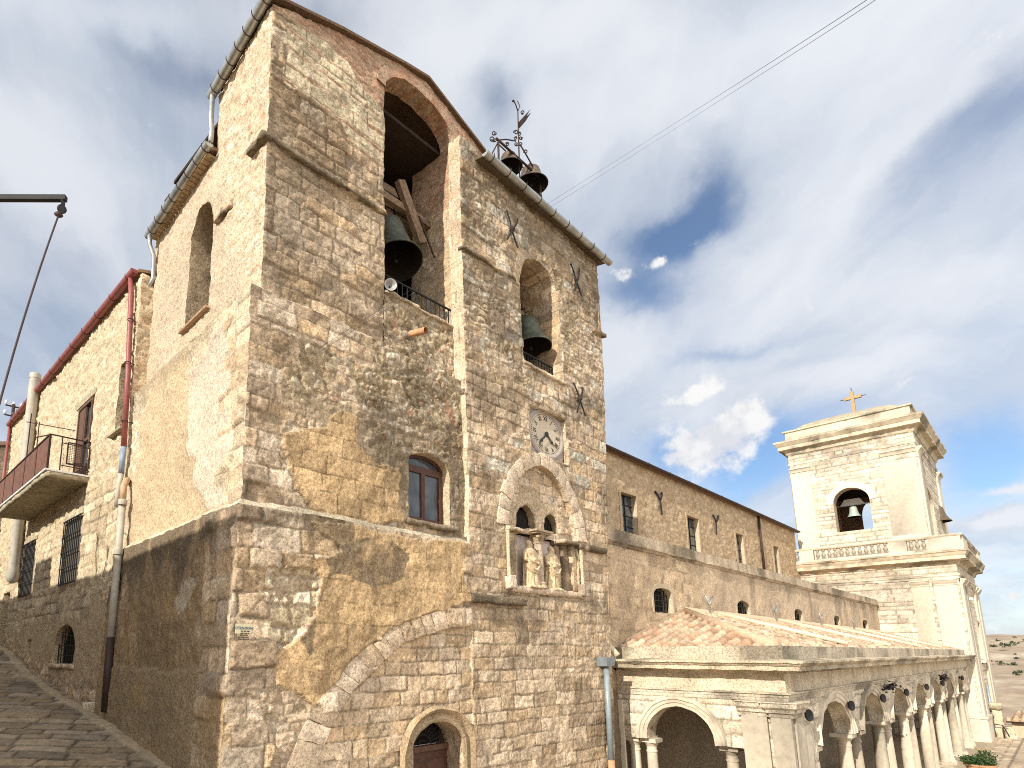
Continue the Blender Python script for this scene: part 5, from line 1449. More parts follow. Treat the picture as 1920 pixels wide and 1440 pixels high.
# grey house higher up the street
hb = thing('distant_house', 'plain shaded stone house at the top of the street beyond the balcony', 'house', (8.5, 36, .5))
relief('wall', hb, fY(35.5), [(3.2, 0), (3.2, 9.8), (8.0, 11.0), (13, 9.8), (13, 0)], [], .2, lambda u, v, P: rubble(u, v, P, 431, .3, STONE, MORT, .05))
MB().box((3.25, 35.7, 0), (13, 44, 9.7)).build('house_body', 'concrete', hb)
MB().prism([(3.0, 9.75), (8.0, 11.05), (13.2, 9.75), (13.2, 9.95), (8, 11.25), (3.0, 9.95)], lambda x, z: (x, 35.3, z), lambda x, z: (x, 44, z)).build('roof', 'tile', hb, col=stonecol(C(.32, .22, .15), 9, .8))
MB().box((4.0, 35.42, .8), (5.1, 35.55, 3.0)).build('door', 'brown_wood', hb)
# utility pole
a = oX(26, 758, 6.6); pole = thing('utility_pole', 'slim rusty pole with white insulators beyond the flue pipe', 'pole', (a[0], a[1], 2.0))
MB().tube([(a[0], a[1], 2), (a[0], a[1], a[2])], .09, 8).build('mast', 'rust', pole, True)
MB().bar((a[0] - .42, a[1], a[2] - .15), (a[0] + .42, a[1], a[2] - .15), .07).bar((a[0] - .42, a[1], a[2] - .75), (a[0] + .42, a[1], a[2] - .75), .07).build('cross_arms', 'rust', pole)
for dx in (-.4, 0, .4):
    for dz in (-.1, -.7): MB().lathe([(.03, 0), (.09, .08), (.05, .12), (.09, .17), (.03, .26)], (a[0] + dx, a[1], a[2] + dz), 10).build('insulator', 'white_ceramic', pole, True)

# house across the street (left of the camera): its eaves and chimneys throw the shadow on the tower foot
oc = thing('street_house', 'plain house on the near side of the street, its eaves shading the tower foot', 'house', (-8, 25, -3))
OX, EV = -3.6, 7.31
MB().box((-12, 8.24, -5), (OX - .3, 46, EV - .2)).build('wall', 'concrete', oc)
MB().hexa([(OX, 8.24, EV - .12), (OX, 46, EV - .12), (-7.8, 46, EV + 1.0), (-7.8, 8.24, EV + 1.0), (OX, 8.24, EV), (OX, 46, EV), (-7.8, 46, EV + 1.15), (-7.8, 8.24, EV + 1.15)]).build('roof', 'tile', oc, col=stonecol(C(.40, .25, .15), 9, .8))
MB().box((-4.6, 22.05, EV - .1), (OX - .05, 24.2, EV + 1.1)).build('chimney', 'concrete', oc)
for y, h in ((17.1, 1.02), (16.2, .60)):
    MB().tube([(OX - .1, y, EV - .1), (OX - .1, y, EV + h)], .055, 8).lathe([(.05, -.05), (.13, 0), (.13, .16), (.04, .24)], (OX - .1, y, EV + h - .1), 10).build('vent_pipe', 'grey_pipe', oc)

# beam with pulley and rope
e = oY(124, 372, 5.0); l = (OX - .1, 5.0 + (e[0] - OX + .1) * .674 / .739, e[2] + .02)
hb_ = thing('hoist_beam', 'dark iron beam sticking out over the street with a small pulley at its end', 'beam', l)
MB().bar(l, e, .042, .042).build('beam_bar', 'iron', hb_)
p1 = oY(116, 392, 5.0); q = MB().tube([(e[0] - .03, 5.0, e[2] - .02), (p1[0], 5.0, p1[2] + .04)], .008, 6)
q.lathe([(.03, -.018), (.036, -.006), (.036, .006), (.03, .018)], p1, 12, (0, 1, 0)).box((p1[0] - .015, 4.975, p1[2] - .05), (p1[0] + .015, 4.98, p1[2] + .06)).build('pulley', 'iron', hb_)
rt = oY(110, 403, 5.0); rb_ = oY(-10, 790, 4.2)
rope = MB().tube([Vector(rt).lerp(Vector(rb_), s) - Vector((.03 * 4 * s * (1 - s) * .6, 0, .02 * 4 * s * (1 - s))) for s in np.linspace(0, 1.3, 24)], .007, 6)
rope.lathe([(.01, -.02), (.035, 0), (.02, .02)], rt, 8)
tag(rope.build('rope', 'dark_brown_pipe', None, True, origin=rt), 'thin brown rope hanging slack from the pulley of the beam', 'rope')
# ------------------------------------------------------------------ nave and aisle
nave = thing('nave', 'long rough stone upper nave wall with narrow dark windows under a brown eave', 'church nave', (45, 15, 4))
NY = 15.03
cw = [(30.45, 32.2), (39.0, 40.75), (47.4, 48.9), (55.75, 57.0)]
nh = [rectYZ(a, b, 6.1, 8.45) for a, b in cw]
def f_nave(u, v, P):
    pal = [C(.48, .35, .215), C(.43, .31, .185), C(.54, .415, .27), C(.38, .275, .17)]
    a = rubble(u, v, P, 501, .26, pal, C(.44, .325, .205), .05, 1.5, .5)
    return a[0], a[1]
relief('wall', nave, fY(NY), [(24, 3.5), (24, 10.42), (62.6, 10.42), (62.6, 3.5)], nh, (.13, .08), f_nave)
for a, b in cw:
    reveal('window_jamb', nave, fY(NY), rectYZ(a, b, 6.1, 8.45), .34, .12, lambda s, d, P: plaster(P, 505, C(.50, .41, .29), .01), closed=True)
    sweep_arch('window_surround', nave, fY(NY), rectYZ(a, b, 5.9, 8.45), [(0, 0), (0, .03), (.28, .03), (.28, 0)], 'stone', stonecol(C(.45, .335, .21), 5, .5), 30)
    w_ = MB().box((a, NY + .29, 6.1), (b, NY + .33, 8.45)).build('window', 'window_glass', nave)
    m = MB().bar(((a + b) / 2, NY + .27, 6.1), ((a + b) / 2, NY + .27, 8.45), .07)
    for z in (6.1, 6.7, 7.3, 7.9, 8.42): m.bar((a, NY + .27, z), (b, NY + .27, z), .05)
    m.build('glazing_bar', 'iron', w_)
MB().hexa([(24, NY - .28, 10.38), (62.7, NY - .28, 10.38), (62.7, NY + 7, 12.2), (24, NY + 7, 12.2), (24, NY - .28, 10.56), (62.7, NY - .28, 10.56), (62.7, NY + 7, 12.4), (24, NY + 7, 12.4)]).build('roof', 'tile', nave, col=stonecol(C(.20, .13, .09), 9, .6))
gutter(nave, (24, NY - .33, 10.50), (62.6, NY - .33, 10.50), .12, 14, 'dark_brown_pipe')
MB().tube([(52.6, NY - .12, 10.4), (52.6, NY - .12, 6.0)], .09, 8).build('downpipe', 'dark_brown_pipe', nave, True)
for lab, bars in (('rusty forked iron anchor on the nave wall, nearer the tower', [[(1228.5, 920.6), (1236.7, 937), (1240.2, 965)], [(1241, 923.6), (1237, 937)]]), ('rusty forked iron anchor on the nave wall, farther from the tower', [[(1337, 965), (1341.7, 979), (1342.6, 1002)], [(1347.5, 967), (1341.7, 979)]])):
    anchor(lab, bars, NY, .09, 'forked iron wall anchors on the nave', 'forked_anchor', False)
aisle = thing('aisle', 'long plastered aisle wall with five small grilled windows above the tiled portico roof', 'church aisle', (40, 10, -6.4))
AY = 10.0
aw = [(22.26, 23.85), (30.8, 32.45), (39.5, 41.15), (48.05, 49.75), (56.4, 58.15)]
ah = [arched(a, b, 1.42, 2.1, .26, 8) for a, b in aw]
def f_aisle(u, v, P):
    pl = plaster(P, 511, C(.53, .41, .28), .006)
    a = ashlar(u, v, P, 513, (.38, .44), (.6, 1.0), .012, .004, .004, [C(.52, .385, .245), C(.55, .42, .275), C(.49, .365, .235)], C(.50, .39, .27), .01, .2)
    lo = sst(-1.0 - v, 0, .3); pl = pl[0], lerp(pl[1], pl[1] * .42, lo[:, None]); a = blend(pl, a, sst(27 - u + 6 * (fbm(P, .3, 3, 5) - .5), -1, 2) * .9 * (v > 0))  # wall inside the portico painted darker, its shade put into the colour
    Q = P * np.array([1, 1, .16]); s = sst(fbm(Q, 1.3, 4, 15), .45, .68) * sst(v, .3, 3.4) * sst(u, 24, 30)
    return a[0], lerp(a[1], C(.15, .125, .095), (s * .5)[:, None])
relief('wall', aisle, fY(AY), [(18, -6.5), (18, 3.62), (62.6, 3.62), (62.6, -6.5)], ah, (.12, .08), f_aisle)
for h_, (a, b) in zip(ah, aw):
    reveal('window_jamb', aisle, fY(AY), h_, .42, .1, lambda s, d, P: plaster(P, 515, C(.52, .43, .30), .01), closed=True)
    w_ = MB().box((a, AY + .38, 1.4), (b, AY + .41, 2.4)).build('window', 'dark_room', aisle); m = MB()
    for k in range(7): x = a + (b - a) * k / 6; m.bar((x, AY + .2, 1.42), (x, AY + .2, 2.38), .035)
    for z in np.linspace(1.5, 2.3, 5): m.bar((a, AY + .2, z), (b, AY + .2, z), .03)
    m.build('window_grille', 'iron', w_)
    sweep_arch('window_surround', aisle, fY(AY), h_, [(0, 0), (0, .02), (.16, .02), (.16, 0)], 'smooth_stone', C(.5, .41, .28), 30)
moulding('parapet', aisle, [(18, AY), (62.6, AY)], [(0, 3.58), (.06, 3.60), (.09, 3.66), (.16, 3.70), (.16, 3.76), (.10, 3.78), (.10, 4.14), (-.35, 4.16), (-.35, 3.6)], 'stone', lambda P: stonecol(C(.47, .38, .27), 17, .7, .10)(P), 1, .12, .04)
MB().hexa([(18, AY + .3, 3.9), (62.6, AY + .3, 3.9), (62.6, NY, 5.6), (18, NY, 5.6), (18, AY + .3, 4.0), (62.6, AY + .3, 4.0), (62.6, NY, 5.7), (18, NY, 5.7)]).build('roof', 'tile', aisle, col=stonecol(C(.4, .25, .15), 9, .8))

# ------------------------------------------------------------------ portico
PX, PY, PZ = 19.1, 5.23, -6.36
port = thing('portico', 'pale stone portico with elliptical arches on paired columns, moulded cornice and tiled roof', 'portico', (40, PY, PZ))
PC = lambda P: stonecol(C(.61, .525, .40), 23, .55, .11)(P)
LX0, STEP, HW, SPR, CRN = 23.66, 5.45, 1.87, -2.68, -1.52  # arcade stretched lengthwise to match image pixels, so these arches become ellipses
NA = 7
larch = [arched(LX0 + STEP * k - HW, LX0 + STEP * k + HW, SPR, SPR, CRN - SPR, 24) for k in range(NA)]
XE = 62.6
lw = [(PX, -1.28), (XE, -1.28), (XE, SPR)]
for k in range(NA - 1, -1, -1): lw += larch[k][::-1][1:-1] + [(LX0 + STEP * k - HW, SPR)] if False else list(reversed(larch[k]))
lw += [(LX0 - HW, SPR), (LX0 - HW - .35, SPR), (LX0 - HW - .35, PZ), (PX, PZ)]
def f_port(u, v, P):
    a = ashlar(u, v, P, 521, (.36, .46), (.6, 1.1), .024, .003, .004, [C(.62, .535, .405), C(.57, .48, .355), C(.66, .58, .455)], C(.42, .33, .22), .022, .3)
    Q = P * np.array([1, 1, .2]); s = sst(fbm(Q, 1.6, 4, 25), .58, .75)
    return a[0] - .01, lerp(a[1], C(.34, .27, .18), (s * .45)[:, None])
relief('front_wall', port, fY(PY), lw, [], .055, f_port, wobk=.25)
farch = arched(7.12, 9.13, PZ, -2.62, 1.02, 22)
fw = [(10.0, -1.28), (PY, -1.28), (PY, PZ), (6.38, PZ), (6.38, -2.62)] + farch[1:-1] + [(9.13, -2.62), (10.0, -2.62)]
relief('end_wall', port, fX(PX), fw, [], .04, f_port, wobk=.25)
reveal('arch_soffit', port, fX(PX), farch[1:-1], .6, .1, lambda s, d, P: f_port(s, d, P), wobk=.25)
for k in range(NA):
    reveal('arch_soffit', port, fY(PY), larch[k][1:-1], .46, .12, lambda s, d, P: f_port(s, d, P), wobk=.25)
    sweep_arch('archivolt', port, fY(PY), larch[k][1:-1], [(0, 0), (0, .04), (.10, .05), (.11, .08), (.24, .09), (.26, .12), (.32, .12), (.34, 0)], 'smooth_stone', PC, 40, .01)
sweep_arch('archivolt', port, fX(PX), farch[1:-1][::-1], [(0, 0), (0, -.04), (-.10, -.05), (-.11, -.08), (-.20, -.09), (-.22, -.13), (-.30, -.13), (-.32, 0)][::1] if False else [(0, 0), (0, .04), (-.10, .05), (-.11, .08), (-.20, .09), (-.22, .13), (-.30, .13), (-.32, 0)], 'smooth_stone', PC, 40, .01)
MB().box((PX + .02, PY + .93, -1.28), (XE, PY + .97, SPR)) 
for k in range(NA + 1):   # inner face of the arcade and the blocks above the columns
    x0 = PX + .1 if k == 0 else LX0 + STEP * (k - 1) + HW; x1 = XE if k == NA else LX0 + STEP * k - HW
    MB().box((x0, PY + .06, SPR - .005), (x1, PY + .50, SPR + .02)).build('impost', 'smooth_stone', port, col=PC)
MB().box((PX + .06, 9.13, -2.64), (PX + .74, 10.0, -2.60)).build('impost', 'smooth_stone', port, col=PC)
MB().box((PX + .06, 6.38, -2.64), (PX + .74, 7.12, -2.60)).build('impost', 'smooth_stone', port, col=PC)
MB().box((PX + .78, PY + 1.0, -1.2), (XE, AY - .02, -1.1)).build('ceiling', 'timber', port)
MB().box((PX + .72, 5.3, PZ), (PX + .74, 6.38, -2.6)).box((PX + .05, 6.3, PZ), (PX + .74, 6.36, -2.6)).build('pier', 'smooth_stone', port, col=PC)
def f_in(u, v, P): return plaster(P, 531, C(.40, .30, .19), .01)
mo = lambda n, prof, **k: moulding(n, port, [(PX, 10.0), (PX, PY), (XE, PY)], prof, 'stone', k.pop('col', PC), 1, .16, **k)
mo('architrave', [(-.02, -1.31), (.04, -1.31), (.05, -1.22), (.07, -1.21), (.08, -1.14), (.13, -1.12), (.14, -1.08), (-.02, -1.07)], amp=.012)
mo('frieze', [(-.02, -1.08), (.005, -1.08), (.005, -.50), (-.02, -.50)], col=lambda P: lerp(stonecol(C(.60, .50, .36), 27, .5)(P), C(.34, .27, .18), (sst(fbm(P * np.array([1, 1, .2]), 2.2, 4, 29), .5, .7) * .4)[:, None]))
mo('cornice', [(-.02, -.58), (.06, -.58), (.10, -.52), (.16, -.50), (.50, -.485), (.50, -.38), (.54, -.36), (.58, -.30), (.62, -.29), (.62, -.235), (-.02, -.20)], amp=.05, col=stonecol(C(.54, .45, .32), 31, .7, .16))
mo('parapet', [(.02, -.23), (.02, .16), (-.02, .17), (-.32, .17), (-.32, -.2)], amp=.025, col=stonecol(C(.50, .42, .31), 33, .7, .12))


def column(parent, c, r, z0, z1, mat='smooth_stone', col=PC, n=20):
    H = z1 - z0; b = MB()
    b.lathe([(r * 1.42, .10), (r * 1.46, .16), (r * 1.40, .22), (r * 1.15, .25), (r * 1.2, .30), (r * 1.06, .34), (r, .40), (r, H * .35), (r * .96, H * .65), (r * .88, H - .42), (r * .98, H - .41), (r * .98, H - .36), (r * .88, H - .35), (r * .88, H - .24), (r * .95, H - .23), (r * 1.25, H - .12)], (c[0], c[1], z0), n)
    b.box((c[0] - r * 1.5, c[1] - r * 1.5, z0), (c[0] + r * 1.5, c[1] + r * 1.5, z0 + .11)).box((c[0] - r * 1.42, c[1] - r * 1.42, z1 - .12), (c[0] + r * 1.42, c[1] + r * 1.42, z1))
    return b.build('column', mat, parent, 40, col=col)
def pcol(c): return lambda P: lerp(PC(P), C(.36, .29, .20), (sst(fbm(P, 1.1, 4, 35), .45, .65) * .4)[:, None])
for k in range(NA):
    xm = LX0 + STEP * (k + .5)
    if k == NA - 1: xm -= .4
    for dx in (-.70, .70): column(port, (xm + dx, PY + .27), .22, PZ, SPR - .005, col=pcol(0))
column(port, (LX0 - HW - .3, PY + .27), .21, PZ, SPR - .005, col=pcol(0))
for y in (6.86, 9.18, 9.72): column(port, (PX + .38, y), .17, PZ, -2.645, col=PC)
# corner pilasters and their capitals
for lo, hi in (((PX - .10, 5.72, PZ), (PX + .02, 6.36, -1.68)), ((PX - .16, 5.14, PZ), (PX + .02, 5.62, -1.68)), ((PX + .12, PY - .12, PZ), (PX + .75, PY + .02, -1.68)), ((PX + .85, PY - .06, PZ), (PX + 1.6, PY + .02, -2.0)), ((PX - .06, 9.84, PZ), (PX + .02, 10.0, -1.5))):
    MB().box(lo, hi).wobble(.2).build('pilaster', 'smooth_stone', port, col=PC)
moulding('pilaster_capital', port, [(PX - .10, 6.44), (PX - .10, 5.62), (PX - .16, 5.62), (PX - .16, PY - .12), (PX + .78, PY - .12)], [(-.1, -1.72), (.02, -1.72), (.03, -1.62), (.08, -1.60), (.09, -1.52), (.16, -1.46), (.17, -1.36), (.21, -1.34), (.21, -1.31), (-.1, -1.31)], 'stone', PC, 1, .1, .02)
# floor and steps
MB().box((PX - .1, PY - .5, -6.45), (XE, AY, PZ)).build('floor', 'paving', port, col=C(.36, .285, .195))
MB().box((PX - .5, PY - .9, -6.5), (XE + 4.5, PY - .505, -6.352)).build('step', 'paving', port, col=C(.40, .31, .21))


# tiled roof: rows of half-round clay tiles as one height field
def tiles(name, parent, fn, outline, pitch, row, seed, res, pal=None):
    pal = pal or [C(.46, .30, .19), C(.52, .37, .25), C(.42, .265, .165), C(.56, .43, .30), C(.49, .35, .235), C(.38, .25, .165)]
    def field(u, v, P):
        uu = u + .03 * (fbm(P, .8, 2, seed) - .5); c = np.floor(uu / pitch); t = uu / pitch - c
        vv = v + .12 * _hash(c.astype(np.int64), c.astype(np.int64) * 0, c.astype(np.int64) * 0, seed) ; r = np.floor(vv / row); s = vv / row - r
        z = np.zeros_like(c, dtype=np.int64); q = [_hash(c.astype(np.int64), r.astype(np.int64), z + k, seed + 1) for k in range(3)]
        h = .14 * np.sqrt(np.clip(1 - ((t - .5) / .36) ** 2, 0, 1)) * (1 - .10 * s) + .05 * (1 - s) + .02 * (q[0] - .5)
        col = pick(pal, q[1]) * (.75 + .5 * q[2])[:, None] * (.42 + .58 * sst(.5 - np.abs(t - .5), .02, .17))[:, None] * (.6 + .4 * sst(s, .0, .12))[:, None] * (1 + .5 * (fbm(P, 4, 3, seed + 3) - .5))[:, None]  # valleys between tiles darkened in the colour, as shade in the gaps
        lich = sst(fbm(P, 1.4, 4, seed + 5), .55, .72); col = lerp(col, C(.50, .43, .30), (lich * .55)[:, None])
        return h, col
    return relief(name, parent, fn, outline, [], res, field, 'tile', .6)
hipx = 24.9
def fmain(u, v, h): return np.stack([u, 5.42 + v, .06 + v * .305 + h], 1)
def fhip(u, v, h): return np.stack([19.28 + v, u, .06 + v * .25 + h], 1)
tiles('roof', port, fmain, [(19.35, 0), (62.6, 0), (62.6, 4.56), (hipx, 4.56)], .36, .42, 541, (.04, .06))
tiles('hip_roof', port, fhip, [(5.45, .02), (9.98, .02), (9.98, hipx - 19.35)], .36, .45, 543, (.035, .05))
MB().tube([(19.35, 5.48, .15), (hipx, 9.98, 1.56)], .13, 8).wobble(1.2).build('hip_ridge', 'tile', port, True, col=stonecol(C(.55, .40, .27), 9, .6))
b = MB(); b.add([(hipx - .1, AY - .03, 1.42), (62.5, AY - .03, 1.42), (62.5, AY - .05, 1.70), (hipx - .1, AY - .05, 1.74), (hipx - .1, AY - .2, 1.42), (62.5, AY - .2, 1.40)], [(0, 1, 2, 3), (3, 2, 5, 4)])
b.add([(19.4, AY - .03, .1), (hipx, AY - .03, 1.4), (hipx, AY - .05, 1.74), (19.9, AY - .05, .45)], [(0, 1, 2, 3)]); b.build('roof_flashing', 'smooth_stone', port, col=C(.60, .47, .32))
for x in (28.0, 36.2, 44.9, 53.3):
    MB().tube([(x, 9.85, 1.62), (x + .1, 5.5, .30)], .085, 10).build('roof_pipe', 'cream_pipe', port, True)
for k, (lab, bars) in enumerate((('thin pale forked strut on the portico roof, nearest the tower', [[(1322, 1117), (1330, 1134), (1332, 1157)], [(1337, 1118), (1330, 1134)]]), ('thin pale forked strut on the portico roof, second from the tower', [[(1449, 1135), (1454, 1147), (1456, 1170)], [(1459, 1136), (1454, 1147)]]),
                                 ('thin pale forked strut on the portico roof, third from the tower', [[(1536, 1149), (1539, 1160), (1541, 1182)], [(1542, 1151), (1539, 1160)]]), ('thin pale forked strut on the portico roof, farthest from the tower', [[(1597, 1161), (1600, 1168), (1602, 1186)], [(1601, 1161), (1600, 1168)]]))):
    P = [[oY(x, y, AY - .12) for x, y in bl] for bl in bars]; t = thing('forked_strut', lab, 'strut', P[0][-1], 'forked struts above the portico roof')
    for bl in P: MB().tube(bl, .035, 6).build('strut_bar', 'zinc', t, True)
# down pipe with hopper at the tower corner
hp = oY(1137, 1240, 9.42); MB().hexa([(hp[0] - .22, 9.3, hp[2] - .14), (hp[0] + .22, 9.3, hp[2] - .14), (hp[0] + .22, 9.58, hp[2] - .14), (hp[0] - .22, 9.58, hp[2] - .14), (hp[0] - .3, 9.25, hp[2] + .12), (hp[0] + .3, 9.25, hp[2] + .12), (hp[0] + .3, 9.6, hp[2] + .12), (hp[0] - .3, 9.6, hp[2] + .12)]).build('rain_hopper', 'blue_grey_pipe', port)
b_ = oY(1146, 1425, 9.44); MB().tube([(hp[0], 9.44, hp[2] - .1), b_], .085, 12).build('downpipe', 'blue_grey_pipe', port, True)
MB().tube([b_, (b_[0] + .05, 9.44, -6.2)], .10, 12).build('downpipe', 'terracotta', port, True)
s_ = oY(1150, 1222, 9.7); MB().tube([(s_[0], 9.95, s_[2] + .3), (s_[0] + .06, 9.6, s_[2] - .12)], .1, 10).build('spout', 'cream_pipe', port, True)

# round wall lamps between the arches
def make_lamp():
    t = thing('wall_lamp', '', 'wall lamp', (0, 0, 0)); ax = Vector((-.30, -.95, .03))
    MB().lathe([(.01, -.07), (.06, -.06), (.14, -.02), (.165, .02), (.16, .04), (.12, .035), (.01, .02)], (-.06, -.15, 0), 20, ax).build('lamp_head', 'iron', t, 40)
    MB().tube([(-.03, -.15, 0), (.2, -.14, 0), (.3, -.12, 0), (.3, .05, 0)], .018, 8).build('arm', 'iron', t, True)
    MB().lathe([(.08, 0), (.08, .03), (.03, .05)], (.3, .02, 0), 12, (0, -1, 0)).build('wall_plate', 'iron', t, 40)
    return t
lamp0 = make_lamp(); LP = [(1514, 1341), (1594, 1323), (1654, 1309), (1698, 1298), (1736, 1288), (1766, 1281), (1803, 1271)]
ordn = ['nearest the portico corner', 'between the first and second arch', 'third from the corner under ironwork', 'between the third and fourth arch', 'between the fourth and fifth arch', 'sixth from the corner under ironwork', 'between the sixth and last arch']
for k in range(7):
    if k == 0: t = lamp0
    else:
        t = lamp0.copy(); COL.objects.link(t)
        for ch in lamp0.children:
            c = ch.copy(); COL.objects.link(c); c.parent = t
    q_ = oY(*LP[k], PY - .15); t.location = (q_[0] + .06, PY - .02, q_[2]); t['label'] = 'round black wall lamp on the portico front, ' + ordn[k]; t['category'] = 'wall lamp'; t['group'] = 'round wall lamps on the portico'
# black wrought ironwork over two of the lamps
def ironwork(k, lab):
    q_ = oY(*((1668, 1289) if k == 2 else (1768, 1272)), PY - .2); x, y, z = q_[0], q_[1], q_[2]; R = random.Random(k)
    t = thing('ironwork_bracket', lab, 'bracket', (x, PY, z), 'black ironwork on the portico front')
    MB().tube([(x, PY, z - .1), (x, y, z + .02), (x + .5, y, z + .08), (x + .9, PY, z)], .03, 6).build('bracket_arm', 'iron', t, True)
    for j in range(3):
        b = MB()
        for q in range(26):
            c = Vector((x - .35 + .45 * j + R.gauss(0, .18), y + R.gauss(0, .09), z + .02 + R.gauss(0, .08))); a = Vector((R.uniform(-1, 1), R.uniform(-1, 1), R.uniform(-1, 1)))  .normalized() * .075; w = a.cross(Vector((R.uniform(-1, 1), R.uniform(-1, 1), 1))).normalized() * .05
            b.add([c - a, c - w, c + a, c + w, c + a.cross(w).normalized() * .012], [(0, 1, 4), (1, 2, 4), (2, 3, 4), (3, 0, 4), (0, 3, 2, 1)])
        b.build('iron_leaves', 'iron', t)
ironwork(2, 'black wrought iron leaf bracket on the portico, nearer the tower')
ironwork(5, 'black wrought iron leaf bracket on the portico, near the far bell tower')
# ------------------------------------------------------------------ bell tower at the far end of the portico
BT = thing('bell_tower', 'pale square bell tower with balustrade and moulded cornices beyond the portico', 'bell tower', (73, 10, PZ))
WHITE = lambda P: stonecol(C(.62, .54, .42), 51, .6, .12)(P)
WPAL = [C(.63, .55, .43), C(.60, .52, .40), C(.66, .58, .465), C(.61, .53, .41), C(.56, .475, .36)]
def f_bt(u, v, P):
    a = ashlar(u, v, P, 601, (.30, .40), (.55, 1.2), .03, .006, .006, WPAL, C(.50, .41, .295), .02, .15, .12)
    n = sst(fbm(P, .35, 4, 61), .5, .66); c = lerp(a[1], a[1] * .78, n[:, None])
    Q = P * np.array([1, 1, .16]); s = sst(fbm(Q, 1.1, 5, 63, .6), .52, .70) * np.maximum(sst(v, 2, 6.4) * (v < 7), sst(v, 12, 17.6)); return a[0] - .01, lerp(c, C(.30, .235, .165), (s * .55)[:, None])
X1, XB1 = 62.6, 76.0; YA, YB = 4.88, 15.05
X2, XB2 = 64.0, 77.0; YA2, YB2 = 6.24, 15.15
GZ = 7.6; TZ = 18.0
relief('front_wall', BT, fX(X1), rectYZ(YA, YB, -6.5, 6.7), [], (.12, .08), f_bt, wobk=.4)
relief('side_wall', BT, fY(YA), [(X1, -6.5), (X1, 6.7), (XB1, 6.7), (XB1, -6.5)], [[(69.5, -.6), (69.5, 2.4), (71.6, 2.4), (71.6, -.6)]], (.22, .1), f_bt, wobk=.4)
MB().box((69.4, YA + .3, -.7), (71.7, YA + .35, 2.5)).build('window', 'dark_room', BT)
sweep_arch('window_frame', BT, fY(YA), [(69.5, -.6), (69.5, 2.4), (71.6, 2.4), (71.6, -.6), (69.5, -.6)], [(0, -.3), (0, .12), (.25, .16), (.35, .05), (.35, 0)], 'smooth_stone', WHITE, 30)
MB().box((69.1, YA - .28, -.85), (72.0, YA + .05, -.62)).build('window_sill', 'smooth_stone', BT, col=WHITE)
MB().box((X1 + .2, YB, -6.5), (XB1, YB + .1, 6.7)).box((XB1 - .1, YA + .1, -6.5), (XB1, YB, 6.7)).build('back_wall', 'smooth_stone', BT, col=WHITE)
# pilasters of the lower stage, front and side
for y0, y1, p in ((5.0, 6.35, .16), (6.6, 7.7, .07), (13.9, 15.0, .10)):
    MB().box((X1 - p, y0, -6.45), (X1 + .02, y1, 5.22)).wobble(.3).build('pilaster', 'smooth_stone', BT, col=WHITE)
    moulding('capital', BT, [(X1 - p, y1 + .02), (X1 - p, y0 - .02)], [(-.1, 5.0), (.03, 5.0), (.04, 5.1), (.14, 5.2), (.20, 5.34), (.24, 5.36), (.24, 5.46), (-.1, 5.5)], 'smooth_stone', WHITE, 1, .3)
for x0, x1 in ((62.9, 64.6), (65.3, 66.6), (72.0, 73.2), (74.2, 75.9)):
    MB().box((x0, YA - .14, -6.45), (x1, YA + .02, 5.22)).wobble(.3).build('pilaster', 'smooth_stone', BT, col=WHITE)
    moulding('capital', BT, [(x0 - .02, YA - .14), (x1 + .02, YA - .14)], [(-.1, 5.0), (.03, 5.0), (.04, 5.1), (.14, 5.2), (.20, 5.34), (.24, 5.36), (.24, 5.46), (-.1, 5.5)], 'smooth_stone', WHITE, 1, .3)
for x0, x1, y0, y1 in ((X1 - .35, X1 + .05, 4.6, 7.9), (X1 - .1, 65.6, YA - .3, YA + .02), (74, 76.1, YA - .2, YA + .02)):
    MB().box((x0, y0, -6.5), (x1, y1, -4.75)).wobble(.4).build('plinth', 'smooth_stone', BT, col=WHITE)
    MB().box((x0 - .06, y0 - .06, -4.75), (x1, y1 + .06, -4.6)).wobble(.4).build('plinth_cap', 'smooth_stone', BT, col=WHITE)
lowp = [(X1, YB), (X1, YA), (XB1, YA)]
moulding('architrave', BT, lowp, [(0, 5.5), (.06, 5.5), (.07, 5.68), (.13, 5.7), (.14, 5.82), (0, 5.85)], 'smooth_stone', WHITE, 1, .3)
moulding('cornice', BT, [(X1, YB + .1), (X1, YA), (XB1, YA)], [(0, 6.55), (.12, 6.6), (.18, 6.8), (.26, 6.86), (.64, 6.9), (.64, 7.15), (.70, 7.2), (.80, 7.42), (.86, 7.45), (.86, 7.58), (0, 7.62)], 'smooth_stone', lambda P: lerp(stonecol(C(.56, .48, .35), 53, .5, .12)(P), C(.25, .20, .14), (sst(P[:, 2], 7.4, 7.52) * sst(fbm(P, 1.2, 4, 5), .3, .55) * .8)[:, None]), 1, .15, .06)
MB().box((X1 + .05, YA + .05, 7.0), (XB1, YB, 7.55)).build('gallery_floor', 'smooth_stone', BT, col=WHITE)
# balustrade
def make_baluster():
    r = .15; return MB().lathe([(r * .9, 0), (r * .9, .07), (r * .5, .10), (r * .55, .16), (r * 1.0, .32), (r * .9, .44), (r * .45, .60), (r * .45, .64), (r * .75, .68), (r * .75, .74), (r * .9, .76), (r * .9, .82)], (0, 0, 0), 14)
bal0 = make_baluster().build('baluster', 'smooth_stone', BT, 40, col=WHITE); base = worldloc(BT)
def put(o, x, y, z): o.location = Vector((x, y, z)) - base
XBAL = X1 - .42; first = True
yl = list(np.linspace(15.35, 14.98, 2)) + list(np.linspace(13.45, 8.85, 12)) + list(np.linspace(7.25, 6.5, 3))
for y in yl:
    o = bal0 if first else bal0.copy()
    if not first: COL.objects.link(o); o.parent = BT
    first = False; put(o, XBAL, y, 7.78)
for x in np.linspace(65.9, 73.2, 12):
    o = bal0.copy(); COL.objects.link(o); o.parent = BT; put(o, x, YA - .42, 7.78)
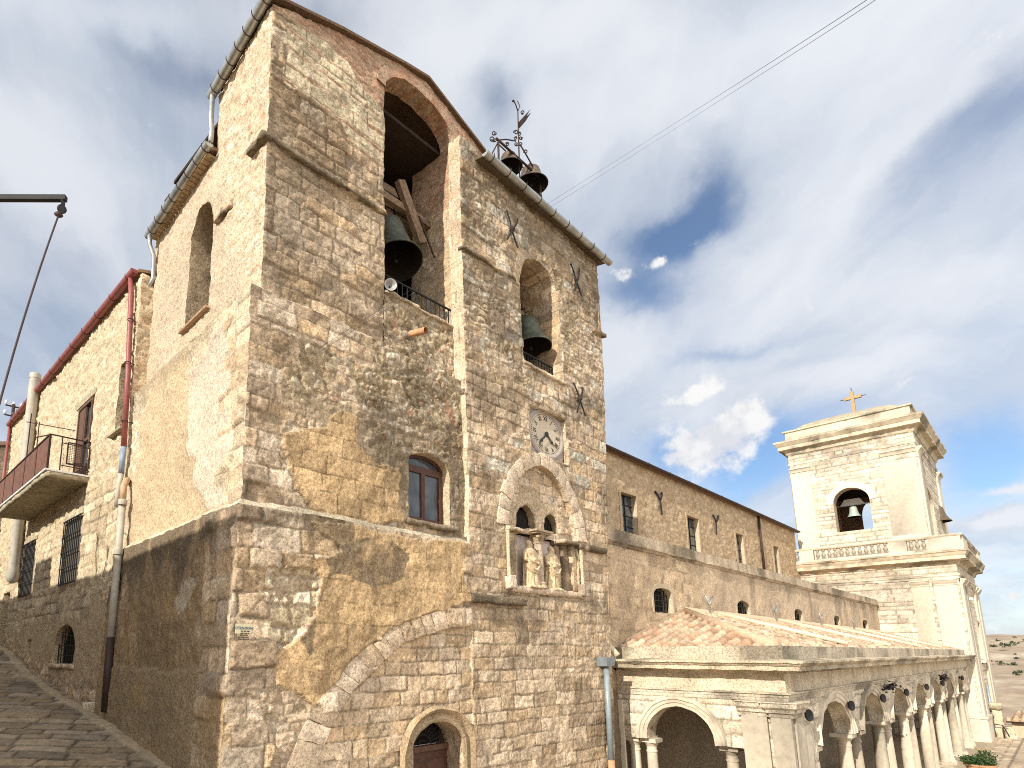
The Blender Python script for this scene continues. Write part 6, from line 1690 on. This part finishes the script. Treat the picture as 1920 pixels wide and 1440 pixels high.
for y0, y1 in ((13.72, 14.72), (7.5, 8.6), (4.36, 6.2)):
    MB().box((XBAL - .2, y0, 7.6), (XBAL + .22, y1, 8.64)).wobble(.3).build('balustrade_pier', 'smooth_stone', BT, col=WHITE)
for x0, x1 in ((X1 - .2, 65.6), (73.4, 74.2), (75.0, 76)):
    MB().box((x0, YA - .62, 7.6), (x1, YA - .2, 8.64)).wobble(.3).build('balustrade_pier', 'smooth_stone', BT, col=WHITE)
moulding('balustrade_rail', BT, [(XBAL, YB + .6), (XBAL, YA - .42), (XB1, YA - .42)], [(-.2, 8.60), (.18, 8.60), (.24, 8.66), (.26, 8.76), (.20, 8.82), (-.22, 8.82)], 'smooth_stone', stonecol(C(.55, .47, .35), 55, .5, .12), 1, .3, .03)
moulding('balustrade_base', BT, [(XBAL, YB + .6), (XBAL, YA - .42), (XB1, YA - .42)], [(-.2, 7.58), (.22, 7.58), (.22, 7.78), (-.22, 7.78)], 'smooth_stone', WHITE, 1, .3, .02)
# upper stage, hollow with an arch on each side
fw_ = arched(9.68, 12.22, 10.23, 12.75, 1.27, 18)
sa = [oY(1738, 960, YA2)[0], oY(1753, 965, YA2)[0]]; sz0, sz1 = 9.4, 13.6
sw_ = arched(sa[0], sa[1], sz0, sz1 - 1.3, 1.4, 12)
yb0, yb1 = oX(1652, 970, XB2)[1], oX(1617, 970, XB2)[1]
bw_ = arched(yb0, yb1, 9.8, oX(1640, 968, XB2)[2] , 1.5, 12)
relief('front_wall', BT, fX(X2), rectYZ(YA2, YB2, 7.4, TZ), [fw_], (.10, .08), f_bt, wobk=.4)
relief('side_wall', BT, fY(YA2), [(X2, 7.4), (X2, TZ), (XB2, TZ), (XB2, 7.4)], [sw_], (.16, .1), f_bt, wobk=.4)
inner = C(.46, .30, .22)
reveal('arch_jamb', BT, fX(X2), fw_, 1.0, .12, lambda s, d, P: plaster(P, 607, C(.52, .42, .30)), closed=True, wobk=.4)
reveal('arch_jamb', BT, fY(YA2), sw_, 1.0, .15, lambda s, d, P: plaster(P, 607, C(.6, .5, .37)), closed=True, wobk=.4)
def f_inn(u, v, P): return plaster(P, 609, inner)
relief('inner_wall', BT, lambda u, v, h: np.stack([X2 + 1.0 + h, u, v], 1), rectYZ(YA2 + 1, YB2 - 1, 7.6, 17), [fw_], .25, f_inn, wobk=0)
relief('back_wall', BT, lambda u, v, h: np.stack([XB2 - h, u, v], 1), rectYZ(YA2 + .02, YB2, 7.4, TZ), [bw_], .2, f_inn, wobk=0)
relief('inner_wall', BT, lambda u, v, h: np.stack([u, YB2 - 1 - h, v], 1), [(X2, 7.4), (X2, 17), (XB2, 17), (XB2, 7.4)], [], .3, f_inn, wobk=0)
relief('inner_wall', BT, lambda u, v, h: np.stack([u, YA2 + 1 + h, v], 1), [(X2 + 1, 7.4), (X2 + 1, 17), (XB2, 17), (XB2, 7.4)], [sw_], .3, f_inn, wobk=0)
MB().box((X2 + .2, YB2, 7.4), (XB2, YB2 + .1, TZ)).build('back_wall', 'smooth_stone', BT, col=WHITE)
MB().box((X2 + .1, YA2 + .1, 15.6), (XB2, YB2, 15.8)).build('ceiling', 'dark_ceiling', BT)
sweep_arch('arch_surround', BT, fX(X2), fw_[1:-1], [(0, 0), (0, .03), (.5, .03), (.5, 0)], 'smooth_stone', C(.70, .61, .47), 30)
for y0, y1 in ((6.3, 9.1 - .6), (13.6, 15.1)):
    MB().box((X2 - .10, y0, 8.0), (X2 + .02, y1, 16.1)).wobble(.3).build('pilaster', 'smooth_stone', BT, col=WHITE)
    moulding('capital', BT, [(X2 - .10, y1 + .05), (X2 - .10, y0 - .05)], [(-.1, 15.7), (.02, 15.7), (.03, 15.82), (-.0, 15.84), (.02, 16.1), (.10, 16.14), (.14, 16.3), (.24, 16.42), (.28, 16.44), (.28, 16.56), (-.1, 16.6)], 'smooth_stone', WHITE, 1, .3)
    MB().box((X2 - .16, y0 - .05, 8.0), (X2 + .02, y1 + .05, 9.35)).wobble(.3).build('pilaster_base', 'smooth_stone', BT, col=WHITE)
for x0, x1 in ((64.05, 66.0), (75.0, 76.95)):
    MB().box((x0, YA2 - .12, 8.0), (x1, YA2 + .02, 16.1)).wobble(.3).build('pilaster', 'smooth_stone', BT, col=WHITE)
    moulding('capital', BT, [(x0 - .05, YA2 - .12), (x1 + .05, YA2 - .12)], [(-.1, 15.7), (.02, 15.7), (.0, 15.84), (.02, 16.1), (.14, 16.3), (.24, 16.42), (.28, 16.44), (.28, 16.56), (-.1, 16.6)], 'smooth_stone', WHITE, 1, .3)
up = [(X2, YB2), (X2, YA2), (XB2, YA2), (XB2, YB2)]
moulding('architrave', BT, up, [(0, 16.9), (.06, 16.9), (.08, 17.06), (.10, 17.12), (0, 17.16)], 'smooth_stone', WHITE, 1, .3, closed=True)
moulding('cornice', BT, up, [(0, 17.85), (.10, 17.9), (.16, 18.1), (.26, 18.3), (.34, 18.32), (.62, 18.36), (.62, 18.66), (.70, 18.72), (.82, 18.95), (.88, 19.0), (.88, 19.16), (0, 19.22)], 'smooth_stone', lambda P: lerp(stonecol(C(.57, .49, .36), 57, .5, .12)(P), C(.25, .20, .14), (sst(P[:, 2], 18.98, 19.12) * sst(fbm(P, 1.2, 4, 5), .3, .55) * .8)[:, None]), 1, .2, .06, closed=True)
moulding('parapet', BT, up, [(.0, 19.15), (.06, 19.2), (.06, 20.05), (.20, 20.1), (.22, 20.22), (-.5, 20.3)], 'smooth_stone', stonecol(C(.60, .51, .38), 59, .5, .1), 1, .2, .03, closed=True)
b = MB(); px0, px1, py0, py1 = X2 + .3, XB2 - .3, YA2 + .3, YB2 - .3; V = []
lev = [(0, 20.2), (.9, 20.9), (2.2, 21.45), (3.6, 21.6)]
for d, z in lev: V += [(px0 + d, py0 + d, z), (px1 - d, py0 + d, z), (px1 - d, py1 - d, z), (px0 + d, py1 - d, z)]
b.add(V, [(i * 4 + k, i * 4 + (k + 1) % 4, i * 4 + 4 + (k + 1) % 4, i * 4 + 4 + k) for i in range(3) for k in range(4)] + [(12, 13, 14, 15)])
b.build('roof', 'concrete', BT)
# the copper-green bell, its bright yoke, and the dark bell of the side arch
def pale_yoke(t, x, y, z):
    MB().prism([(-.9, 0), (.9, 0), (.55, .55), (-.55, .55)], lambda a, c: (x - .12, y + a, z + .12 + c), lambda a, c: (x + .12, y + a, z + .12 + c)).build('yoke', 'white_ceramic', t)
    MB().bar((x, YA2 + 1.2, z + .12), (x, YB2 - 1.2, z + .12), .09).build('tie_bar', 'zinc', t)
c = oX(1602, 969, 66.2)
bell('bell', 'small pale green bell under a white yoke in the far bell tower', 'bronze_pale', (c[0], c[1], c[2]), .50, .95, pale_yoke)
c = oY(1756, 979, YA2 + .35)
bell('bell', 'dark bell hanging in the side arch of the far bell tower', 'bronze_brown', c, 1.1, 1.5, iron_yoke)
# cross
k = [oX(*q, 70) for q in ((1598, 734), (1600, 770), (1583, 749.5), (1615, 741))]
cz = k[0][2]; cyy = (k[0][1] + k[1][1]) / 2
cross = thing('cross', 'tall brown metal cross on the roof of the far bell tower', 'cross', (70, cyy, 21.5))
MB().box((69.88, cyy - .13, 21.5), (70.12, cyy + .13, cz)).build('upright', 'gilt_cross', cross)
MB().box((69.87, k[3][1], 23.85), (70.13, k[2][1], 24.12)).build('cross_arm', 'gilt_cross', cross)
MB().tube([(70, cyy, cz), (70, cyy, cz + .4)], .03, 6).tube([(70, k[2][1], 23.98), (70, k[2][1] + .35, 23.98)], .03, 6).tube([(70, k[3][1], 23.98), (70, k[3][1] - .35, 23.98)], .03, 6).build('tips', 'iron', cross)
b_ = MB(); hp = oY(1846, 1290, YA - .2); MB().tube([(66.9, YA - .25, -2.5), (66.9, YA - .25, -6.3)], .09, 8).build('downpipe', 'blue_grey_pipe', BT, True)
for x in (66.3, 66.9):
    MB().box((x, YA - .3, 4.05), (x + .3, YA - .05, 4.25)).build('floodlight', 'white_ceramic', BT)

# ------------------------------------------------------------------ edge of the square, far right
gp = thing('gate_pier', 'weathered stone pier with a cap at the far edge of the square', 'pier', (66.9, 4.2, -6.4))
q0, q1 = oZ(1863, 1384, -6.4), None
GX = 66.5; ya, yb = oX(1862, 1350, GX)[1], oX(1880, 1350, GX)[1]
zt, zb_ = oX(1868, 1318, GX)[2], oX(1870, 1358, GX)[2]
rough_block('shaft', gp, (GX, yb, -6.5), (GX + .6, ya, zt - .5), 701, col=PALE[1], amp=.07, res=.12)
rough_block('cap', gp, (GX - .08, yb - .08, zt - .5), (GX + .7, ya + .08, zt), 703, col=PALE[1], amp=.14, res=.12)
lw_ = thing('low_wall', 'pale stepped stone wall beside the pier at the far edge of the square', 'wall', (67, 3.7, -6.4))
wa = oX(1908, 1383, 66.2)
rough_block('wall', lw_, (66.2, wa[1], -6.6), (66.6, yb - .02, -6.12), 705, col=PALE[0], amp=.15, res=.12)
rough_block('wall', lw_, (66.9, wa[1] + .15, -6.6), (67.2, yb, -5.55), 707, col=PALE[1], amp=.15, res=.12)
hr = [oX(x, y, 66.1) for x, y in ((1866, 1358), (1880, 1360), (1893, 1381))]
t = thing('handrail', 'bent black handrail in front of the pier at the edge of the square', 'handrail', hr[2]); MB().tube([Vector(hr[0]), Vector(hr[1]), Vector(hr[2])], .035, 8).build('rail', 'iron', t, True)
MB().tube([Vector(hr[1]), (hr[1][0], hr[1][1], -6.4)], .03, 8).build('post', 'iron', t, True)
# tiled house below the square
fh = thing('tiled_house', 'low house with a clay tiled roof below the far edge of the square', 'house', (80, -4, -12))
HX = 74.0; ye = oX(1886, 1352, HX)[1]; ze = oX(1900, 1353, HX)[2]; zr = oX(1915, 1316, HX + 9)[2]
MB().box((HX + .3, -22, -14), (HX + 14, ye - .3, ze)).build('wall', 'smooth_stone', fh, col=C(.52, .41, .28))
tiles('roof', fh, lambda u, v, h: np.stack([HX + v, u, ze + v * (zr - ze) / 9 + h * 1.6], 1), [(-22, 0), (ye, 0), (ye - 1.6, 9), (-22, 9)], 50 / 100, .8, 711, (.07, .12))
gutter(fh, (HX - .1, ye, ze + .02), (HX - .1, -22, ze + .02), .12, 8, 'dark_brown_pipe')
# flower pot pulled nearer along the sight line, on an added support
pc = oZ(1838, 1432, -3.05); D_ = 1.0
fpot = thing('flower_pot', 'round terracotta flower pot with leafy plants and yellow and pink flowers', 'flower pot', (pc[0], pc[1], pc[2] - .4))
pr_ = np.linalg.norm(oZ(1866, 1432, -3.05) - oZ(1812, 1434, -3.05)) / 2 * .72
MB().lathe([(pr_ * .55, -.48), (pr_ * .8, -.25), (pr_ * .92, -.06), (pr_ * 1.0, -.05), (pr_ * 1.02, .0), (pr_ * .93, .0), (pr_ * .85, -.08)], pc, 28).build('pot', 'terracotta', fpot, 40)
ped = thing('plinth', 'tall stone support added under the flower pot', 'plinth', (pc[0], pc[1], -6.4)); rough_block('support_block', ped, (pc[0] - .4, pc[1] - .4, -6.5), (pc[0] + .4, pc[1] + .4, pc[2] - .47), 721, col=PALE[1], amp=.04)
R = random.Random(3); fol = MB(); sprigs = []
for k in range(90):
    a, r = R.uniform(0, 6.28), pr_ * math.sqrt(R.random()) * .95; s = Vector((pc[0] + r * math.cos(a), pc[1] + r * math.sin(a), pc[2] - .04)); hgt = R.uniform(.10, .22) * (1.9 if (s.y - pc[1]) < .1 * pr_ else 1.0)
    tip = s + Vector((.2 * (s.x - pc[0]) + R.uniform(-.05, .05), .2 * (s.y - pc[1]) + R.uniform(-.05, .05), hgt)); sprigs.append(tip); fol.tube([s, tip], .004, 4)
    for j in range(22):
        p = s.lerp(tip, R.uniform(.2, 1.05)) + Vector((R.gauss(0, .03), R.gauss(0, .03), R.gauss(0, .025))); d = Vector((R.uniform(-1, 1), R.uniform(-1, 1), R.uniform(-.3, .8))).normalized(); w = d.orthogonal().normalized(); L = R.uniform(.035, .07)
        w = (w * math.cos(j) + d.cross(w) * math.sin(j)) * L * .32
        fol.add([p, p + d * L * .5 + w, p + d * L, p + d * L * .5 - w], [(0, 1, 2, 3)])
fol.build('foliage', 'leaf', fpot)
for k, (mt, n) in enumerate((('petal_yellow', 5), ('petal_pink', 4), ('petal_red', 5))):
    for q in range(n):
        p = sprigs[(k * 17 + q * 7) % 60] + Vector((0, 0, .02)); b = MB(); rr = .045 if mt == 'petal_yellow' else .03
        for j in range(9):
            a = 2 * math.pi * j / 9; d = Vector((math.cos(a), math.sin(a), .35)); w = Vector((-math.sin(a), math.cos(a), 0)) * rr * .35
            b.add([p, p + d * rr * .6 + w, p + d * rr, p + d * rr * .6 - w], [(0, 1, 2, 3)])
        b.build('flower', mt, fpot)
# bushes and trees on the dry slopes across the valley: far off, one mass
def far_bushes():
    dg = bpy.context.evaluated_depsgraph_get(); hills = bpy.data.objects['hills']; bvh = __import__('mathutils').bvhtree.BVHTree.FromObject(hills, dg)
    R = random.Random(9); b = MB(); V, Fc = [], []
    cl = [(R.uniform(-18, 60), R.uniform(350, 4200)) for _ in range(60)]
    for an, r0 in cl:
        for j in range(R.randint(12, 60)):
            a = math.radians(an + R.gauss(0, 1.1)); r = r0 + R.gauss(0, .03 * r0); x, y = r * math.cos(a), r * math.sin(a)
            hit = bvh.ray_cast(Vector((x, y, 500)), Vector((0, 0, -1)))
            if hit[0] is None: continue
            s = R.uniform(2.5, 5.5) * (.6 + r / 3000); z = hit[0].z
            for m in range(16):
                p = Vector((x + R.gauss(0, s * .5), y + R.gauss(0, s * .5), z + s * abs(R.gauss(.5, .3)))); d = Vector((R.gauss(0, 1), R.gauss(0, 1), R.gauss(0, 1))).normalized() * s * .45; w = d.orthogonal().normalized() * s * .4; o = len(V)
                V += [p - d, p + w, p + d, p - w]; Fc.append((o, o + 1, o + 2, o + 3))
    b.add(V, Fc); tag(b.build('distant_bushes', 'bush', None), kind='stuff')
from mathutils import bvhtree
far_bushes()
